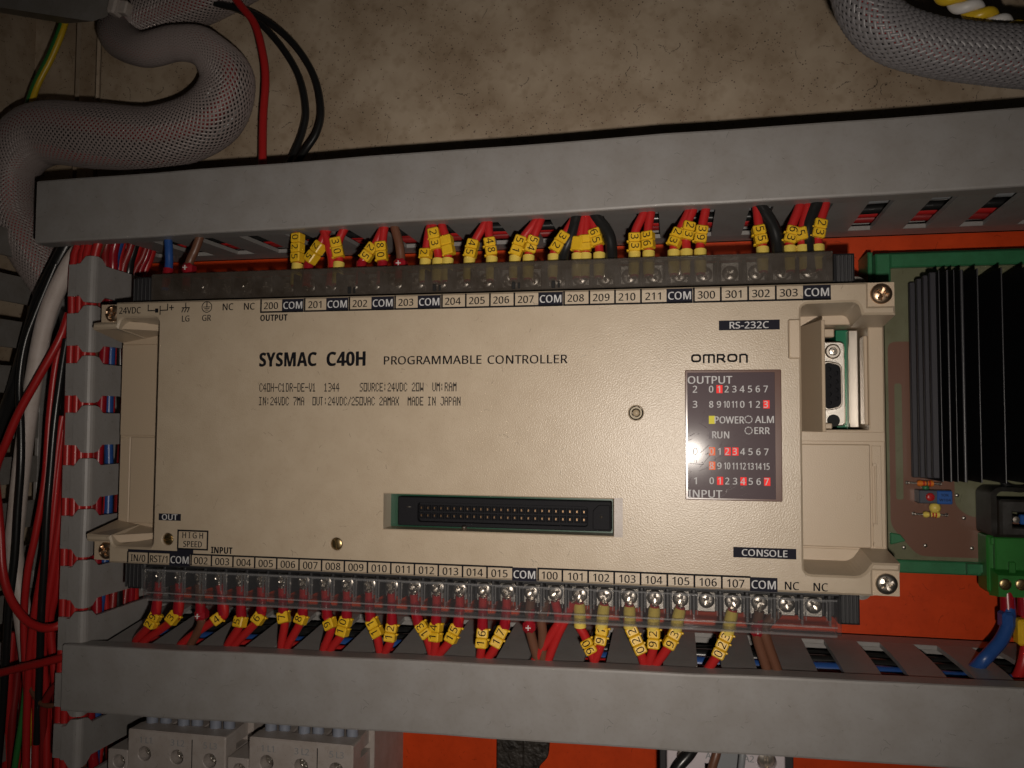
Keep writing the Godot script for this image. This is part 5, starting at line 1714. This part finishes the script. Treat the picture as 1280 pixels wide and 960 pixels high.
func resistor(o: Node3D, c: Vector3, body: Material, bands: Array, label: String) -> void:
	var m := MB.new()
	var prof := PackedVector3Array()
	var rad := PackedFloat32Array()
	for q in [[-2.9, 0.6], [-2.6, 1.1], [-1.7, 1.25], [-1.2, 0.95], [1.2, 0.95], [1.7, 1.25], [2.6, 1.1], [2.9, 0.6]]:
		prof.append(c + Vector3(q[0], 0, 0))
		rad.append(q[1])
	m.tube(prof, rad, 12)
	var r := part("resistor", m, body, o, label)
	var l := MB.new()
	l.rod(c + Vector3(-5.5, 0.1, 0), c + Vector3(-2.8, 0, 0), 0.32, 8)
	l.rod(c + Vector3(2.8, 0, 0), c + Vector3(5.5, -0.2, 0), 0.32, 8)
	l.rod(c + Vector3(-5.5, 0.1, 0), c + Vector3(-5.7, 0.1, -3), 0.32, 8)
	l.rod(c + Vector3(5.5, -0.2, 0), c + Vector3(5.7, -0.2, -3), 0.32, 8)
	part("lead", l, M.steel_dull, r)
	for k in bands.size():
		var b := MB.new()
		b.rod(c + Vector3(-0.9 + k * 1.05, 0, 0), c + Vector3(-0.4 + k * 1.05, 0, 0), 1.02 if k != 2 else 1.2, 12)
		part("colour_band", b, bands[k], r)


# ---------------------------------------------------------------- switchgear below the lower duct
func build_contactors() -> void:
	contactor(-137.2, -119.2, "left pale contactor with three screw terminals under the lower duct")
	contactor(-84.4, -118.2, "right pale contactor with three screw terminals, beside bare orange plate")
	relay_base()
	var g := MB.new()
	g.prism(rounded(P([2.0, -400, 14.4, -400, 14.6, -121, 2.6, -121]), 1.5), PLATE, -67.6, 0.6)
	g.prism(rounded(P([13.6, -400, 20.5, -400, 20.8, -142.5, 25.0, -138.0, 25.6, -131.4, 25.2, -120, 13.6, -120]), 2.0), PLATE, -68.6, 0.4)
	single("steel_strip", g, M.grime, "grimy dark steel strip across the orange plate at bottom centre", "metal strip", Vector3(10, -140, PLATE))


func contactor(x: float, y: float, label: String) -> void:
	var o := thing("contactor", label, "contactor", Vector3(x + 21, y - 40, PLATE), "contactors under the lower duct")
	var z := -15.0
	var front := MB.new()
	var holes := []
	for k in 3:
		holes.append(circle(x + 7.6 + k * 14.3, y - 9.4 + (0.2 - k * 0.2), 2.8, 20))
	front.prism(rounded(P([x, y - 75, x + 43, y - 75, x + 43, y, x, y]), 0.8, 2), z - 8, z, 0.5, holes, z - 5.5)
	front.prism(P([x + 0.4, y - 75, x + 42.6, y - 75, x + 42.6, y - 8, x + 0.4, y - 8]), PLATE, z - 7.9, 0.3)
	var body := part("front_block", front, M.contactor, o)
	var side := MB.new()
	side.prism(P([x + 0.2, y - 75, x + 44.2, y - 75, x + 44.2, y - 0.6, x + 0.2, y - 0.6]), PLATE, z - 19, 0.5)
	part("side_housing", side, M.contactor, o)
	var foot := MB.new()
	foot.prism(rounded(P([x - 9.4, y - 75, x - 0.2, y - 75, x - 0.2, y - 8.8, x - 9.4, y - 8.8]), 0.6, 2), PLATE, z - 0.6, 0.5, [circle(x - 4.2, y - 13.4, 2.6, 20)], z - 6)
	part("auxiliary_block", foot, M.contactor, o)
	var seam := MB.new()
	seam.box(Vector3(x + 28.6, y - 13, z), Vector3(0.35, 22, 0.12))
	part("seam", seam, M.hole, body)
	var sc := mesh(screw_head(2.3, 0.8, "cross", 0.4))
	for k in 3:
		copy("terminal_screw", sc, M.steel_dull, o, Vector3(x + 7.6 + k * 14.3, y - 9.2 - k * 0.2, z - 4.2), Basis(Vector3.BACK, k * 1.1))
	copy("terminal_screw", sc, M.steel_dull, o, Vector3(x - 4.2, y - 13.4, z - 5.0))
	var t := MB.new()
	var s := ["1 L1", "3 L2", "5 L3"]
	for k in 3:
		t.text(s[k], sans, x + 8.0 + k * 14.2, y - 3.8, z + 0.03, 2.4, 0, 1.0)
	part("terminal_print", t, M.grey, o)
	for k in 3:   # bays behind the front edge, with pairs of slate-blue posts
		var fl := MB.new()
		fl.hexa([Vector3(x + 1.2 + k * 14.3, y - 6, -60), Vector3(x + 13.0 + k * 14.3, y - 6, -60), Vector3(x + 13.0 + k * 14.3, y + 1.0, -60), Vector3(x + 1.2 + k * 14.3, y + 1.0, -60), Vector3(x + 0.4 + k * 14.3, y - 6, z - 1.5), Vector3(x + 13.6 + k * 14.3, y - 6, z - 1.5), Vector3(x + 13.6 + k * 14.3, y - 0.8, z - 1.5), Vector3(x + 0.4 + k * 14.3, y - 0.8, z - 1.5)])
		part("terminal_bay", fl, M.contactor, o)
		for j in 2:
			var ps := MB.new()
			ps.xf = Transform3D(Basis(Vector3.RIGHT, -PI / 2), Vector3(x + 4.6 + k * 14.3 + j * 5.2, y - 1.0, z - 9.0 - j * 1.5))
			ps.lathe([Vector2(2.3, 0), Vector2(2.3, 4.6 - j * 0.8), Vector2(1.9, 5.0 - j * 0.8), Vector2(0, 5.0 - j * 0.8)], 14)
			part("terminal_post", ps, M.post, o)


func relay_base() -> void:
	var o := thing("relay", "pale relay with large slotted screws at the bottom edge, right of centre", "relay", Vector3(95, -140, PLATE))
	var z := -25.0
	var a := MB.new()
	a.prism(rounded(P([75.0, -190, 92.6, -190, 92.6, -112.5, 75.0, -112.5]), 0.6, 2), PLATE, z, 0.4, [circle(81.4, -115.6, 2.9), rect(88.4, -190, 91.6, -117.5)], z - 4)
	a.prism(rounded(P([101.0, -190, 116.0, -190, 116.0, -112.4, 101.0, -112.4]), 0.6, 2), PLATE, z, 0.4, [circle(109.8, -115.2, 3.3)], z - 4)
	part("terminal_body", a, M.lilac, o)
	var b := MB.new()
	b.prism(P([92.2, -190, 101.4, -190, 101.4, -111.6, 92.2, -111.6]), PLATE, z - 6, 0.4)
	part("centre_body", b, M.grey, o)
	for q in [[72.4, 74.8], [116.2, 119.2]]:
		var c := MB.new()
		c.prism(P([q[0], -190, q[1], -190, q[1], -110, q[0], -110]), PLATE, z - 3, 0.3)
		part("side_plate", c, M.black_matte, o)
	copy("terminal_screw", mesh(screw_head(2.6, 0.8, "slot", 1.2)), M.steel, o, Vector3(81.4, -115.6, z - 2.6))
	copy("terminal_screw", mesh(screw_head(3.0, 0.8, "slot", 1.5)), M.steel, o, Vector3(109.8, -115.2, z - 2.6))
	var t := MB.new()
	t.text("A1", sans, 90.2, -114.6, z + 0.03, 2.3)
	t.text("A2", sans, 103.6, -114.6, z + 0.03, 2.3)
	part("terminal_print", t, M.grey, o)
